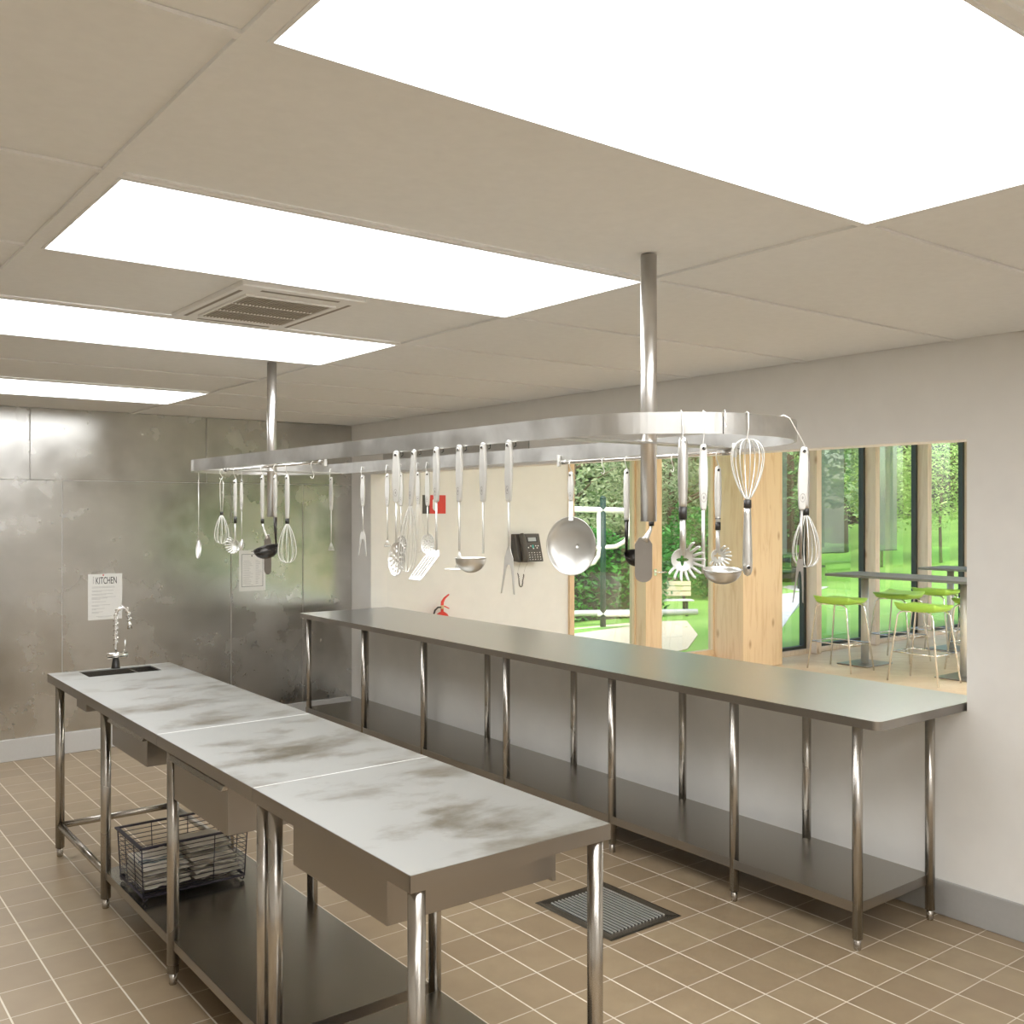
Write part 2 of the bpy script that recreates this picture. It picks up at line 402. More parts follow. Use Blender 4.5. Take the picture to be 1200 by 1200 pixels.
# grey sheets standing in for glass reflections at the left part of the panes
for (x0,x1),lb in zip(((9.33,10.03),(10.44,11.22),(11.72,12.45)),('grey sheet imitating a reflection in the pane right of the thick wooden post','grey sheet imitating a reflection in the pane behind the near bar table end','grey sheet imitating a reflection in the pane behind the lime tree')):
    r=thing('glass_reflection',lb,'painted reflection',(x0,YD+.10,1.20),0,'grey sheets imitating reflections in the dining windows')
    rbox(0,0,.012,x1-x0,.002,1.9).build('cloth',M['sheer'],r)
    rbox(0,-.006,-.0,x1-x0,.008,.014).build('reflection_edge',M['dark'],r)

# ------------------------------------------------------------------ island prep table
def leg(x,y,ztop,r,parent,mat=None,foot=True):
    l=MB().tube([(x,y,.045),(x,y,ztop)],r,20).build('leg',mat or M['steel'],parent)
    MB().tube([(x,y,0),(x,y,.004),(x,y,.05)],[r*.62,r*.7,r*.72],16).build('foot',M['steel'],l)
    return l
T=thing('prep_table','long stained steel prep table with a sink, in the middle of the tiled floor','prep table')
TX0,TX1,TZ,LP=1.197,1.822,.91,.042
def topslab(y0,y1,hole=None):
    m=MB(); z0,z1=TZ-.006,TZ
    if hole:
        a,b,c,d=hole
        m.box(TX0,y0,z0,TX1,c,z1); m.box(TX0,d,z0,TX1,y1,z1); m.box(TX0,c,z0,a,d,z1); m.box(b,c,z0,TX1,d,z1)
    else: m.box(TX0,y0,z0,TX1,y1,z1)
    o=m.build('top_panel',M['top'],T)
    e=MB(); t_=.004; zz=TZ-.0008
    e.box(TX0-.001,y0,TZ-LP,TX0+t_,y1,zz); e.box(TX1-t_,y0,TZ-LP,TX1+.001,y1,zz)
    if y0<2: e.box(TX0-.001,y0-.001,TZ-LP,TX1+.001,y0+t_,zz)
    if y1>5: e.box(TX0-.001,y1-t_,TZ-LP,TX1+.001,y1+.001,zz)
    e.box(TX0,y0+.005,TZ-LP+.002,TX1,y1-.005,TZ-LP+.005) if not hole else None
    e.build('edge',M['lip'],o)
SK=(1.338,1.702,5.243,5.452)
topslab(1.944,2.8475); topslab(2.8505,3.7465); topslab(3.7495,5.485,SK)
for y_ in (2.849,3.748): MB().box(TX0+.002,y_-.0018,TZ-.004,TX1-.002,y_+.0018,TZ+.0006).build('seam_strip',M['white'],T)
# sink: big bowl and small side bowl
s=MB(); a,b,c,d=SK; dv=1.60; zb=TZ-.075
s.box(a-.003,c-.003,zb-.003,b+.003,d+.003,zb)
for q in ((a-.003,c-.003,a,d+.003),(b,c-.003,b+.003,d+.003),(a,c-.003,b,c),(a,d,b,d+.003),(dv-.006,c,dv+.006,d)): s.box(q[0],q[1],zb,q[2],q[3],TZ-.0055 if q[0]!=dv-.006 else TZ-.012)
sk=s.build('sink_bowl',M['shelf'],T)
MB().lathe([(0,.0015),(.028,.0015),(.03,0)],(1.47,5.35,zb),20).build('drain_hole',M['gap_dark'],sk)
MB().box(TX0+.02,4.82,.817,1.30,4.99,TZ-LP).build('under_box',M['lip'],T,bevel=.002)
for y in (5.36,4.54,3.66,2.84,2.755,1.968):
    for x in (1.228,1.79):
        if x>1.5 and y in (2.84,): continue
        leg(x,y,TZ-.01,.0215,T)
# rails of the open bay
rl=MB(); zr=.155
rl.tube([(1.228,5.36,zr),(1.228,4.54,zr)],.017,12); rl.tube([(1.79,5.36,zr),(1.79,4.54,zr)],.017,12); rl.tube([(1.228,5.36,zr),(1.79,5.36,zr)],.017,12)
rl.build('lower_rail',M['steel'],T)
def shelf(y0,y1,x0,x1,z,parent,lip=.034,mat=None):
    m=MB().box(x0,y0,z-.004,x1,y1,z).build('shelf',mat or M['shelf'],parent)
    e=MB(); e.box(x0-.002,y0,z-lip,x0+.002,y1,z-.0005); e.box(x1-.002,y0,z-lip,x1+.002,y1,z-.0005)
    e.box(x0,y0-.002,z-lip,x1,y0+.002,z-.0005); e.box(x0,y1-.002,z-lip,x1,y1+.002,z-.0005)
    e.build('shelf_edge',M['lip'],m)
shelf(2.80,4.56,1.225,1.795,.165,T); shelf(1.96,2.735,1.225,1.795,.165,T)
# hanging drawers
def drawer(y0,y1,z0,z1,x1=1.80,ledge=True):
    m=MB().box(1.212,y0,z0,x1,y1,z1)
    o=m.build('drawer',M['lip'],T,bevel=.002)
    if ledge: MB().prism([(-.022,-.016),(0,-.016),(0,.0),(-.012,0)],y0,y1,Matrix.Translation((1.212,0,z1))).build('pull_lip',M['steel'],o,bevel=.001)
    MB().box(x1,y0+.004,z0-.012,x1+.012,y1-.004,z1).build('drawer_front',M['lip'],o,bevel=.002)
drawer(2.076,2.60,.745,.868,1.735,False)
drawer(3.088,3.60,.698,.862)
drawer(3.916,4.383,.75,.868)
# faucet
F=thing('faucet','tall sprung chrome pull-down tap behind the small sink','faucet',(1.53,5.468,TZ))
MB().tube([(0,0,0),(0,0,.004),(0,0,.05)],[.024,.022,.016],16).build('base',M['blk'],F)
MB().tube([(-.045,0,.065),(.06,0,.065)],.016,14).build('valve_body',M['chrome'],F)
pts=[(0,0,.065)]+[(0,0,.065+.04*k) for k in range(1,6)]+[(.032-.032*math.cos(a*PI/8),-.01*a/8,.275+.045*math.sin(a*PI/8)) for a in range(0,8)]+[(.066,-.012,.245)]
MB().tube(pts,.0075,10).build('spout',M['chrome'],F)
sp=[]; L=[Vector(p) for p in pts]
for i in range(len(L)-1):
    d=(L[i+1]-L[i]); n_=max(2,int(d.length/.004))
    for q in range(n_):
        f_=q/n_; c_=L[i]+d*f_; D=d.normalized(); U=Vector((0,1,0)); V=D.cross(U).normalized(); ph=len(sp)*1.05
        sp.append(c_+(U*math.cos(ph)+V*math.sin(ph))*.0125)
MB().tube(sp[12:],.0018,5).build('spring',M['chrome'],F)
MB().tube([(.066,-.012,.25),(.069,-.012,.205)],[.010,.014],12).build('spray_head',M['chrome'],F)
MB().tube([(.045,0,.075),(.048,-.004,.15)],.004,8).build('lever',M['chrome'],F)

# basket with towels
B=thing('wire_basket','dark purple wire basket on the lower shelf of the prep table','basket',(1.455,4.215,.166))
bx,by,bz=.222,.165,.225; b0x,b0y=.212,.155; z0=.03
rm=MB()
for q in ((-bx-.010,-by-.010,bx+.010,-by+.006),(-bx-.010,by-.006,bx+.010,by+.010),(-bx-.010,-by+.006,-bx+.006,by-.006),(bx-.006,-by+.006,bx+.010,by-.006)): rm.box(q[0],q[1],bz-.003,q[2],q[3],bz+.004)
rm.build('rim',M['basket'],B,bevel=.001)
wr=MB()
for k in range(10):
    f_=k/9; z=z0+(bz-.02-z0)*f_; hx=b0x+(bx-b0x)*f_; hy=b0y+(by-b0y)*f_
    wr.tube([(-hx,-hy,z),(hx,-hy,z),(hx,hy,z),(-hx,hy,z)],.0017,6,closed=True)
for x in (-1,-.36,.36,1):
    for sy in (-1,1): wr.tube([(x*b0x,sy*b0y,z0-.008),(x*bx,sy*by,bz)],.0026 if abs(x)==1 else .002,6)
for y in (-.36,.36):
    for sx_ in (-1,1): wr.tube([(sx_*b0x,y*b0y,z0-.008),(sx_*bx,y*by,bz)],.002,6)
for k in range(9): wr.tube([(-b0x,-b0y+2*b0y*k/8,z0-.006),(b0x,-b0y+2*b0y*k/8,z0-.006)],.0018,6)
for sy in (-1,1): wr.tube([(-b0x,sy*b0y,z0-.008),(b0x,sy*b0y,z0-.008)],.0055,6)
for sx_ in (-1,1): wr.tube([(sx_*b0x,-b0y,z0-.008),(sx_*b0x,b0y,z0-.008)],.0055,6)
wr.build('wire_mesh',M['basket'],B)
for sx_ in (-1,1):
    for sy in (-1,1):
        x,y=sx_*(b0x-.006),sy*(b0y-.004)
        MB().tube([(x,y,z0-.008),(x+sx_*.007,y,.010),(x,y,.003),(x-sx_*.010,y,.010),(x-sx_*.010,y,z0-.008)],.0028,8).build('foot',M['basket'],B)
def towel(x,y,z,w_,d_,h,label,rz=0):
    o=thing('folded_towel',label,'towel',(x,y,z),rz,'folded cream towels in the wire basket')
    m=MB(); n=5
    # layered fold profile in yz, swept in x with waviness
    prof=[]
    K=28
    for lay in range(2):
        zz=h*(lay*.5)
        for k in range(K):
            a=2*PI*k/K; cx=math.copysign(abs(math.cos(a))**.35,math.cos(a)); cz=math.copysign(abs(math.sin(a))**.7,math.sin(a))
            prof.append((lay,cx*d_/2,zz+h*.25+cz*h*.25))
    for lay in range(2):
        P=[p for p in prof if p[0]==lay]; NX=20; vs=[]
        for i in range(NX+1):
            fx=-1+2*i/NX; e_=(1-abs(fx)**6)
            for (_,py,pz) in P:
                wob=.006*math.sin(fx*5+lay*2+py*30)+.003*math.sin(fx*13+py*50)
                zc=h*(lay*.5)+h*.25
                vs.append((fx*w_/2+.004*math.sin(py*40+lay),py*(.96+.04*math.sin(fx*7+lay*3)),zc+(pz-zc)*(.35+.65*e_)+wob*.45+.003))
        fs=[(i*K+k,i*K+(k+1)%K,(i+1)*K+(k+1)%K,(i+1)*K+k) for i in range(NX) for k in range(K)]
        fs+= [tuple(range(K)),tuple(NX*K+k for k in reversed(range(K)))]
        m.add(vs,fs,True)
    m.build('cloth',M['towel'],o); return o
bz0=.166+z0+.002
tl=[(-.105,.0,0,.185,.27,.042,'lowest folded cream towel at the left of the basket'),(-.105,.0,.05,.18,.26,.04,'folded towel with grey stripes topmost in the left stack of the basket'),
    (.10,.0,0,.19,.275,.040,'lowest folded cream towel at the right of the basket'),(.10,.005,.045,.185,.265,.036,'middle folded cream towel at the right of the basket'),(.10,.035,.089,.18,.20,.034,'topmost folded cream towel at the right of the basket')]
for i,(x,y,z,a,b,h_,lb) in enumerate(tl):
    o=towel(1.455+x,4.215+y,bz0+z,a,b,h_,lb,R(random.uniform(-2,2)))
    if i==1:
        st=MB()
        for yy in (-.06,-.03): 
            st.tube([(-.088+.176*k/12,yy,h_+.004+.003*math.sin(k)) for k in range(13)],.004,6)
        st.build('stripe',M['stripe'],o)

# ------------------------------------------------------------------ serving counter
S=thing('serving_counter','long plain steel serving counter with open lower shelf along the hatch wall','counter')
CZ=.933; CXF,CXR=3.437,4.25; CY0,CY1=2.160,7.262
poly=[]
def arc(cx,cy,r,a0,a1,n=6): return [(cx+r*math.cos(R(a0+(a1-a0)*k/n)),cy+r*math.sin(R(a0+(a1-a0)*k/n))) for k in range(n+1)]
rr=.03
outline=arc(CXF+rr,CY0+rr,rr,180,270)+[(CXR,CY0),(CXR,CY1)]+arc(CXF+rr,CY1-rr,rr,90,180)
m=MB(); n=len(outline)
m.add([(x,y,CZ) for x,y in outline]+[(x,y,CZ-.036) for x,y in outline],[tuple(range(n)),tuple(reversed(range(n,2*n)))])
m.build('worktop',M['counter'],S)
e=MB(); o2=outline+[outline[0]]
e.add([(x,y,CZ-.0005) for x,y in o2]+[(x,y,CZ-.036) for x,y in o2],[(k,k+n+1,k+n+2,k+1) for k in range(n)],True)
e.build('worktop_edge',M['lip'],S)
cly=(7.19,6.30,5.50,4.60,3.705,2.91,2.286)
for y in cly:
    leg(3.487,y,CZ-.037,.0205,S); leg(3.99,y-.02,CZ-.037,.0205,S)
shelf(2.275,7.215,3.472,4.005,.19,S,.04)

# ------------------------------------------------------------------ floor drain
D=thing('floor_drain','square steel floor drain with striped grate, sunk in the tiles','floor drain',(2.965,3.183,0))
ax,ay=.207,.247
fm=MB()
def ring(m,ax,ay,bx_,by_,za,zb_):
    vs=[(-ax,-ay,za),(ax,-ay,za),(ax,ay,za),(-ax,ay,za),(-bx_,-by_,zb_),(bx_,-by_,zb_),(bx_,by_,zb_),(-bx_,by_,zb_)]
    m.add(vs,[(0,1,5,4),(1,2,6,5),(2,3,7,6),(3,0,4,7)])
ring(fm,ax,ay,ax-.012,ay-.012,.002,.004); ring(fm,ax-.012,ay-.012,ax-.045,ay-.05,.004,.0015)
fm.build('frame',M['shelf'],D)
gm=MB(); gx_,gy_=ax-.045,ay-.05
for k in range(16):
    x=-gx_+2*gx_*(k+.5)/16; gm.box(x-.0031,-gy_,.0012,x+.0031,gy_,.0065)
gm.build('grate',M['hook'],D)
rbox(-gx_,-gy_,.0004,gx_,gy_,.001).build('grate_gap_shade',M['gap_dark'],D)  # flat black sheet, painted shade in place of depth under the slats

# ------------------------------------------------------------------ air cassette
A=thing('air_vent','square ceiling air conditioning vent with a brown grille between two light panels','ceiling vent',(1.447,3.332,ZC))
hx,hy=.222,.335
MB().box(-hx,-hy,-.0125,hx,hy,.006).build('fascia',M['ac'],A,bevel=.004)
ix,iy=.153,.21
MB().box(-ix,-iy,-.0135,ix,iy,-.012).build('grille_backing',M['vent_dark'],A)
gm=MB()
for k in range(24):
    x=-ix+2*ix*(k+.5)/24; gm.box(x-.0025,-iy,-.018,x+.0025,iy,-.013)
gm.build('grille',M['vent_mid'],A)
gm=MB()
for k in (-1,1): gm.box(-ix,k*.07-.003,-.0188,ix,k*.07+.003,-.0135)
for q in ((-ix-.012,-iy-.012,ix+.012,-iy),(-ix-.012,iy,ix+.012,iy+.012),(-ix-.012,-iy,-ix,iy),(ix,-iy,ix+.012,iy)): gm.box(q[0],q[1],-.019,q[2],q[3],-.012)
gm.build('grille_frame',M['ac'],A,bevel=.002)
gm=MB()
for s_ in (-1,1):
    gm.box(s_*.197-.006,-.26,-.0135,s_*.197+.006,.26,-.0115); gm.box(-.14,s_*.29-.008,-.0135,.14,s_*.29+.008,-.0115)
gm.build('air_slots',M['vent_dark'],A)

# ------------------------------------------------------------------ hanging rack
RK=thing('hanging_rack','oval steel pot rack hung from the ceiling on two round poles','pot rack',(2.02,0,0))
rz0,rz1,rad,ya,yb=1.937,1.99,.37,1.95,4.60
def stadium(r,n=64):
    P=[(-r*math.cos(PI*k/n),ya-r*math.sin(PI*k/n)) for k in range(n+1)]
    P+=[(r*math.cos(PI*k/n),yb+r*math.sin(PI*k/n)) for k in range(n+1)]
    return P
po,pi_=stadium(rad),stadium(rad-.006); n=len(po)
vs=[(x,y,z) for z in (rz0,rz1) for P in (po,pi_) for x,y in P]
m=MB(); fs=[]
for k in range(n):
    l=(k+1)%n
    fs+= [(k,l,2*n+l,2*n+k),(n+k,3*n+k,3*n+l,n+l),(2*n+k,2*n+l,3*n+l,3*n+k),(k,n+k,n+l,l)]
m.add(vs,fs,False); band=m.build('band',M['rack'],RK)
for p in band.data.polygons: p.use_smooth=False
a_=PI*.38
MB().box(-.0008,-.0008,rz0,.0008,.0008,rz1,Matrix.Translation((-(rad+.0004)*math.cos(a_),ya-(rad+.0004)*math.sin(a_),0))).build('joint',M['gap_dark'],band)
for y,nm in ((1.995,1),(4.575,2)):
    MB().tube([(0,y,1.718),(0,y,ZC)],.0232,28).build('pole',M['pole'],RK)
    w_=math.sqrt(max(0,rad**2-max(0,(ya-y),(y-yb))**2))-.006
    cbm=MB().box(-w_,y-.03,rz0+.001,w_,y+.03,rz0+.006); 
    cbm.build('crossbar',M['rack'],RK)
# utensil rods below the band
for sx_,y0,y1,x_ in ((-1,3.30,4.28,-.355),(1,1.98,2.81,.355)):
    rd=MB().tube([(x_,y0,1.928),(x_,y1,1.928)],.0052,10).build('rod',M['chrome'],RK)
    for y in (y0,y1):
        rbox(x_-.006,y-.006,1.912,x_+.006,y+.006,1.955).build('rod_bracket',M['pale'],rd,bevel=.002)
        MB().tube([(x_,y+(.02 if y==y0 else -.02),1.928),(x_,y+(.045 if y==y0 else -.045),1.928)],.0085,10).build('rod_collar',M['rack'],rd)

# ------------------------------------------------------------------ utensils
# local frame: origin = hanging hole, front = -y, down = -z
def wash_hole(o,z=-.0,y=-.004,r=.0055,mat=None):
    m=MB().lathe([(r,-.0012),(r*1.25,-.0012),(r*1.25,.0012),(r,.0012)],(0,0,0),16,Matrix.Translation((0,y,z))@Matrix.Rotation(PI/2,4,'X'))
    m.build('eyelet',M['chrome'],o)
    MB().lathe([(0,0),(r,0)],(0,0,0),16,Matrix.Translation((0,y-.0004,z))@Matrix.Rotation(PI/2,4,'X')).build('eyelet_hole',M['blk'],o)
def flat_handle(p,L=.165,w=.028,mat=None):
    """broad flat handle with rounded top, thumb dimple near the foot"""
    P=[(-w*.36*math.cos(a),w*.36*math.sin(a)) for a in [PI*k/10 for k in range(11)]]
    P=[(x,z) for x,z in P]
    P=P+[(w*.5,-.35*L),(w*.5,-.62*L),(w*.36,-.93*L),(w*.28,-L),(-w*.28,-L),(-w*.36,-.93*L),(-w*.5,-.62*L),(-w*.5,-.35*L)]
    o=MB().prism(P,-.0055,.0055,smooth=False).build('handle',mat or M['pale'],p,bevel=.0035,seg=3)
    wash_hole(o,-.004,-.0058,.0042)
    MB().lathe([(0,0),(.0045,-.0006),(.0065,0)],(0,0,0),16,Matrix.Translation((0,-.0058,-.80*L))@Matrix.Diagonal((1,1,1.8,1))@Matrix.Rotation(PI/2,4,'X')).build('thumb_dimple',M['lip'],o)
    return o
def tube_handle(p,L=.17,r=.009,collar=.018,mat=None,hole=True,up=1,flat=.7):
    """rounded bar handle, black collar below it"""
    Q=Matrix.Diagonal((1,flat,up,1))
    m=MB(); m.lathe([(.0005,.011),(r*.6,.008),(r*.85,.0),(r,-.03),(r,-.6*L),(r*.8,-.93*L),(r*.7,-L),(.0005,-L)],(0,0,0),18,Q)
    o=m.build('handle',mat or M['pale'],p)
    if hole: wash_hole(o,-.003*up,-r*.6*flat-.002,.0042)
    MB().lathe([(.0005,-L+.002),(r*.82,-L+.002),(r*.82,-L-collar),(.0005,-L-collar)],(0,0,0),16,Q).build('collar',M['blk'],p)
    return -L-collar
def shaft(p,z0,z1,r=.0034,dx=0,dy=0,mat=None,name='shaft',flat=None):
    if flat: return MB().box(-flat/2,-.0012,z1,flat/2,.0012,z0).build(name,mat or M['pale'],p,bevel=.0005)
    return MB().tube([(0,0,z0),(dx,dy,z1)],r,10).build(name,mat or M['pale'],p)
def whisk_head(p,z0,L,W,up=1,loops=5,r=.00135,name='wires'):
    m=MB(); N=22
    for k in range(loops):
        a=PI*k/loops+.2; pts=[]
        for sgn in (1,-1):
            seq=range(N+1) if sgn==1 else range(N-1,0,-1)
            for i in seq:
                u_=i/N; x=W/2*math.sin(PI*u_)**.9*(.22+1.15*u_)/1.02*sgn; z=-L*(1-math.cos(PI*u_))/2
                if u_<.08: x=.004*sgn*(.3+u_*8)
                pts.append((x*math.cos(a),x*math.sin(a),up*(z0+z)))
        m.tube(pts,r,5,closed=True)
    return m.build(name,M['wire'],p)
def disc_head(p,zc,rx,rzz,depth,holes=True,tilt=0,name='bowl',mat=None,y=0,x=0):
    Mx=Matrix.Translation((x,y,zc))@Matrix.Rotation(tilt,4,'X')
    def keep(a,b):
        q=(a/rx)**2+(b/rzz)**2
        if q>1: return False
        if holes:
            rr_=math.sqrt(q); ang=math.atan2(b/rzz,a/rx)
            for rad_,cnt in ((.26,6),(.5,11),(.74,16)):
                if abs(rr_-rad_)<.075:
                    f_=(ang/(2*PI)*cnt)%1
                    if .27<f_<.73: return False
            if rr_<.07: return False
        return True
    def fn(a,b):
        q=min(1,(a/rx)**2+(b/rzz)**2); return Mx@Vector((a,depth*(1-q),b))
    m=MB().grid(-rx,rx,56,-rzz,rzz,64,keep,fn); return m.build(name,mat or M['bright'],p,solid=.0012)
def ladle_bowl(p,z,Rb,y,tilt=0,mat=None,x=0,depth=.95):
    Mx=Matrix.Translation((x,y,z))@Matrix.Rotation(tilt,4,'X')
    prof=[(.0005,-Rb*depth)]+[(Rb*math.sin(a),-Rb*depth*math.cos(a)) for a in [PI/2*k/12 for k in range(1,13)]]+[(Rb*1.05,.001)]
    return MB().lathe(prof,(0,0,0),32,Mx).build('bowl',mat or M['bright'],p,solid=.0014)
def pasta_head(p,z0,r,mat=None,dirn=1):
    zc=z0-r*.95; mt=mat or M['pale']
    def keep(a,b):
        q=math.hypot(a,b)
        if q>r: return False
        ang=math.atan2(b,a); return q>r*(.24+.30*abs(math.cos(2*ang))**3)
    def fn(a,b):
        q=(a*a+b*b)/(r*r); return Vector((a,.012*(1-q),zc+b))
    o=MB().grid(-r,r,44,-r,r,44,keep,fn).build('head',mt,p,solid=.0022)
    th=MB()
    for k in range(11):
        a=R(62-200*k/10)
        c,s_=math.cos(a)*dirn,math.sin(a)
        L=r*(1.0 if k in(0,10) else 1.05)
        th.tube([(c*r*.92,0,zc+s_*r*.92),(c*(r+L*.35),-.004,zc+s_*(r+L*.35)),(c*(r+L*.62),-.012,zc+s_*(r+L*.62)),(c*(r+L*.72),-.024,zc+s_*(r+L*.72))],[.0040,.0038,.0034,.0024],6)
    th.build('teeth',mt,o); return o
def fork_head(p,z0,z1,w=.02,mat=None,lean=0):
    mt=mat or M['pale']; L=z0-z1
    P=[(-.004,z0+.004),(.004,z0+.004),(w*.5,z0-.22*L),(w*.62,z0-.55*L),(w*.72,z1),(w*.56,z1+.002),(w*.28,z0-.45*L),(w*.12,z0-.36*L),(-w*.12,z0-.36*L),(-w*.28,z0-.45*L),(-w*.80,z1+.002),(-w*.95,z1),(-w*.62,z0-.55*L),(-w*.5,z0-.22*L)]
    return MB().prism(P,-.0013,.0013).build('prongs',mt,p,bevel=.0004,seg=1)
def turner_head(p,z0,L,W,slots=True,tilt=R(-25),mat=None,round_=False,sk=0):
    Mx=Matrix.Translation((0,0,z0))@Matrix.Rotation(tilt,4,'X')
    def keep(a,b):
        bb=-b/L
        hw=W/2
        if bb<.16: hw=W*(.22+.28*bb/.16)
        if bb>.86: hw=W/2*math.sqrt(max(0,1-((bb-.86)/.14)**2)) if round_ else W/2-(bb-.86)*.03
        if abs(a)>hw: return False
        if slots and .22<bb<.86:
            f_=(a/W+.5)*5
            if 0.45<f_<4.55 and ((f_-.45)%1.025)<.42: return False
        return True
    return MB().grid(-W/2,W/2,60,-L,0,60,keep,lambda a,b:Mx@Vector((a+sk*(-b),0,b))).build('blade',mat or M['bright'],p,solid=.0012)
def masher_head(p,z0,z1,w):
    m=MB()
    for k in range(5):
        x=(-1+k/2)*w/2; m.tube([(0,0,z0),(x*.5,0,z0-(z0-z1)*.45),(x,0,z1)],.0016,6)
    m.tube([(-w/2,0,z1),(w/2,0,z1)],.0022,6)
    o=m.build('splayed_wires',M['pale'],p)
    return o
def disc_masher(p,z0,z1,w):
    o=masher_head(p,z0,z1+.002,w*.45)
    MB().lathe([(.0005,0),(w/2,0),(w/2,.002),(.0005,.002)],(0,0,z1),28).build('masher_plate',M['pale'],p)
hooks='thin wire hooks hung on the pot rack'
def hook(x,y,zt,zb,rz,label,kind='rod',out=0):
    o=thing('wire_hook',label,'hook',(x,y,zb),rz,hooks)
    H_=zt-zb
    if kind=='rod':
        pts=[(0,.009,H_-.008),(0,.006,H_),(0,0,H_+.004),(0,-.006,H_),(0,-.0085,H_-.010),(0,-.006,H_*.55),(0,.0,H_*.3),(0,.004,.008),(0,.001,-.004),(0,-.006,-.005),(0,-.010,.002)]
    elif kind=='strap':
        pts=[(0,.010,H_-.012),(0,.009,H_),(0,.0,H_+.003),(0,-.004,H_*.6),(0,-.002,.012),(0,-.001,0),(0,-.007,-.003)]
    else:
        pts=[(0,out+.012,H_-.018),(0,out+.010,H_),(0,out+.002,H_+.004),(0,out-.004,H_),(0,out*.4-.004,H_*.45),(0,.002,.008),(0,-.001,-.003),(0,-.008,-.003),(0,-.010,.003)]
    tb=MB().tube(pts,.0016,6); me=tb.build('wire_hook_shape',M['hook'],None)
    # single mesh hook: replace the empty by the mesh itself
    me.name='wire_hook'; me.location=o.location; me.rotation_euler=o.rotation_euler
    for k_ in ('label','category','group'): me[k_]=o[k_]
    bpy.data.objects.remove(o); return me
def U(name,label,cat,x,y,z,deg,group='kitchen utensils hung on the oval rack'):
    return thing(name,label,cat,(x,y,z),R(deg),group)
LX=1.640
BZ=1.932  # hole height of the near side row
for y,txt in ((2.751,'holding the large perforated spoon of the near row'),(2.642,'holding the leaning whisk of the near row'),(2.515,'holding the slotted turner of the near row'),(2.392,'holding the masher of the near row'),(2.273,'holding the steel ladle of the near row'),(2.153,'holding the two-pronged fork right end of the near row')):
    hook(LX+.026,y,1.962,BZ-.004,R(-90),'flat black strap hook '+txt,'strap').data.materials[0]=M['blk']
def near(name,label,cat,y): return U(name,label,cat,LX,y,BZ,-90)
p=near('perforated_spoon','large perforated steel spoon, first from the left in the near row','spoon',2.751); p.rotation_euler[2]=R(-60)
flat_handle(p,.157); shaft(p,-.155,-.286); disc_head(p,-.338,.031,.056,.014,True,R(-8))
p=U('whisk','leaning balloon whisk between perforated spoon and slotted turner in the near row','whisk',LX,2.642,BZ,-90); p.rotation_euler[0]=R(0); p.rotation_euler[1]=R(7)
flat_handle(p,.17,.024); whisk_head(p,-.165,.215,.07,r=.0012)
p=near('slotted_turner','bright slotted steel turner in the near row, right of the whisk','turner',2.515)
flat_handle(p,.157); shaft(p,-.155,-.306); turner_head(p,-.302,.105,.075,True,R(-28),sk=-.45,mat=M['wire'])
p=near('masher','steel masher with a flat round plate, left of the near row ladle','masher',2.392)
flat_handle(p,.157); shaft(p,-.155,-.30); disc_masher(p,-.30,-.355,.085)
p=near('ladle','round steel soup ladle in the near row, left of the carving fork','ladle',2.273)
flat_handle(p,.158); shaft(p,-.156,-.305); ladle_bowl(p,-.316,.043,-.043)
p=near('carving_fork','large two-pronged steel fork beside the wall phone, last in the near row','fork',2.153)
flat_handle(p,.158,.029); shaft(p,-.156,-.29); fork_head(p,-.285,-.412,.038)

def rodhook(x,y,txt,zb=1.883,deg=-90): hook(x,y,1.930,zb,R(deg),txt,'rod')
# near-side rod (far left group)
RX=1.665
p=U('whisk','small balloon whisk with a wire loop handle, leftmost whisk at the far end','whisk',RX,4.313,1.893,-45)
MB().tube([(0,0,0),(-.008,0,-.02),(-.007,0,-.08),(-.003,0,-.155),(.003,0,-.155),(.007,0,-.08),(.008,0,-.02)],.0022,6,closed=True).build('loop_handle',M['hook'],p)
MB().lathe([(.0005,-.150),(.007,-.150),(.007,-.164),(.0005,-.164)],(0,0,0),14).build('collar',M['blk'],p); whisk_head(p,-.163,.13,.075)
rodhook(RX,4.313,'curved wire hook holding the whisk with the wire loop handle',1.893)
p=U('pasta_fork','toothed pasta fork at the far end, between the loop whisk and a thin spoon','pasta fork',RX,4.155,1.875,-60)
z=tube_handle(p,.155,.009,.026); shaft(p,z+.004,z-.085,.0035); pasta_head(p,z-.075,.021,dirn=-1)
rodhook(RX,4.155,'long wire hook holding the far toothed pasta fork',1.878)
p=U('spatula','plain round-ended spatula hanging behind the far black ladle','spatula',RX,3.864,1.884,-60)
z=tube_handle(p,.172,.009,.016,flat=.9)
MB().tube([(0,0,z+.004),(.008,-.004,z-.018),(.022,-.008,z-.045),(.030,-.008,z-.062)],[.004,.004,.0045,.006],8).build('neck',M['wire'],p)
o=turner_head(p,0,.165,.036,False,0,M['lip'],True); o.location=(.032,-.008,z-.045)
rodhook(RX,3.864,'wire hook holding the far round-ended spatula',1.884)
p=U('ladle','black bowled ladle with a pale handle in front of the pinned notice','ladle',RX,3.737,1.882,-75)
z=tube_handle(p,.162,.009,.004,flat=.9)
MB().tube([(0,0,z+.004),(.0,0,z-.05),(0,.004,z-.105)],[.0075,.006,.003],8).build('shaft',M['bronze'],p)
ladle_bowl(p,z-.118,.050,-.046,R(18),M['bronze'],depth=.8)
rodhook(RX,3.737,'wire hook holding the far black ladle',1.882)
p=U('whisk','large balloon whisk right of the far black ladle','whisk',RX,3.625,1.880,-60)
z=tube_handle(p,.165,.0105,.018); whisk_head(p,z+.002,.155,.085)
rodhook(RX,3.625,'wire hook holding the large whisk right of the far black ladle',1.880)
rodhook(RX,3.40,'empty wire hook at the right end of the far rod',1.875)
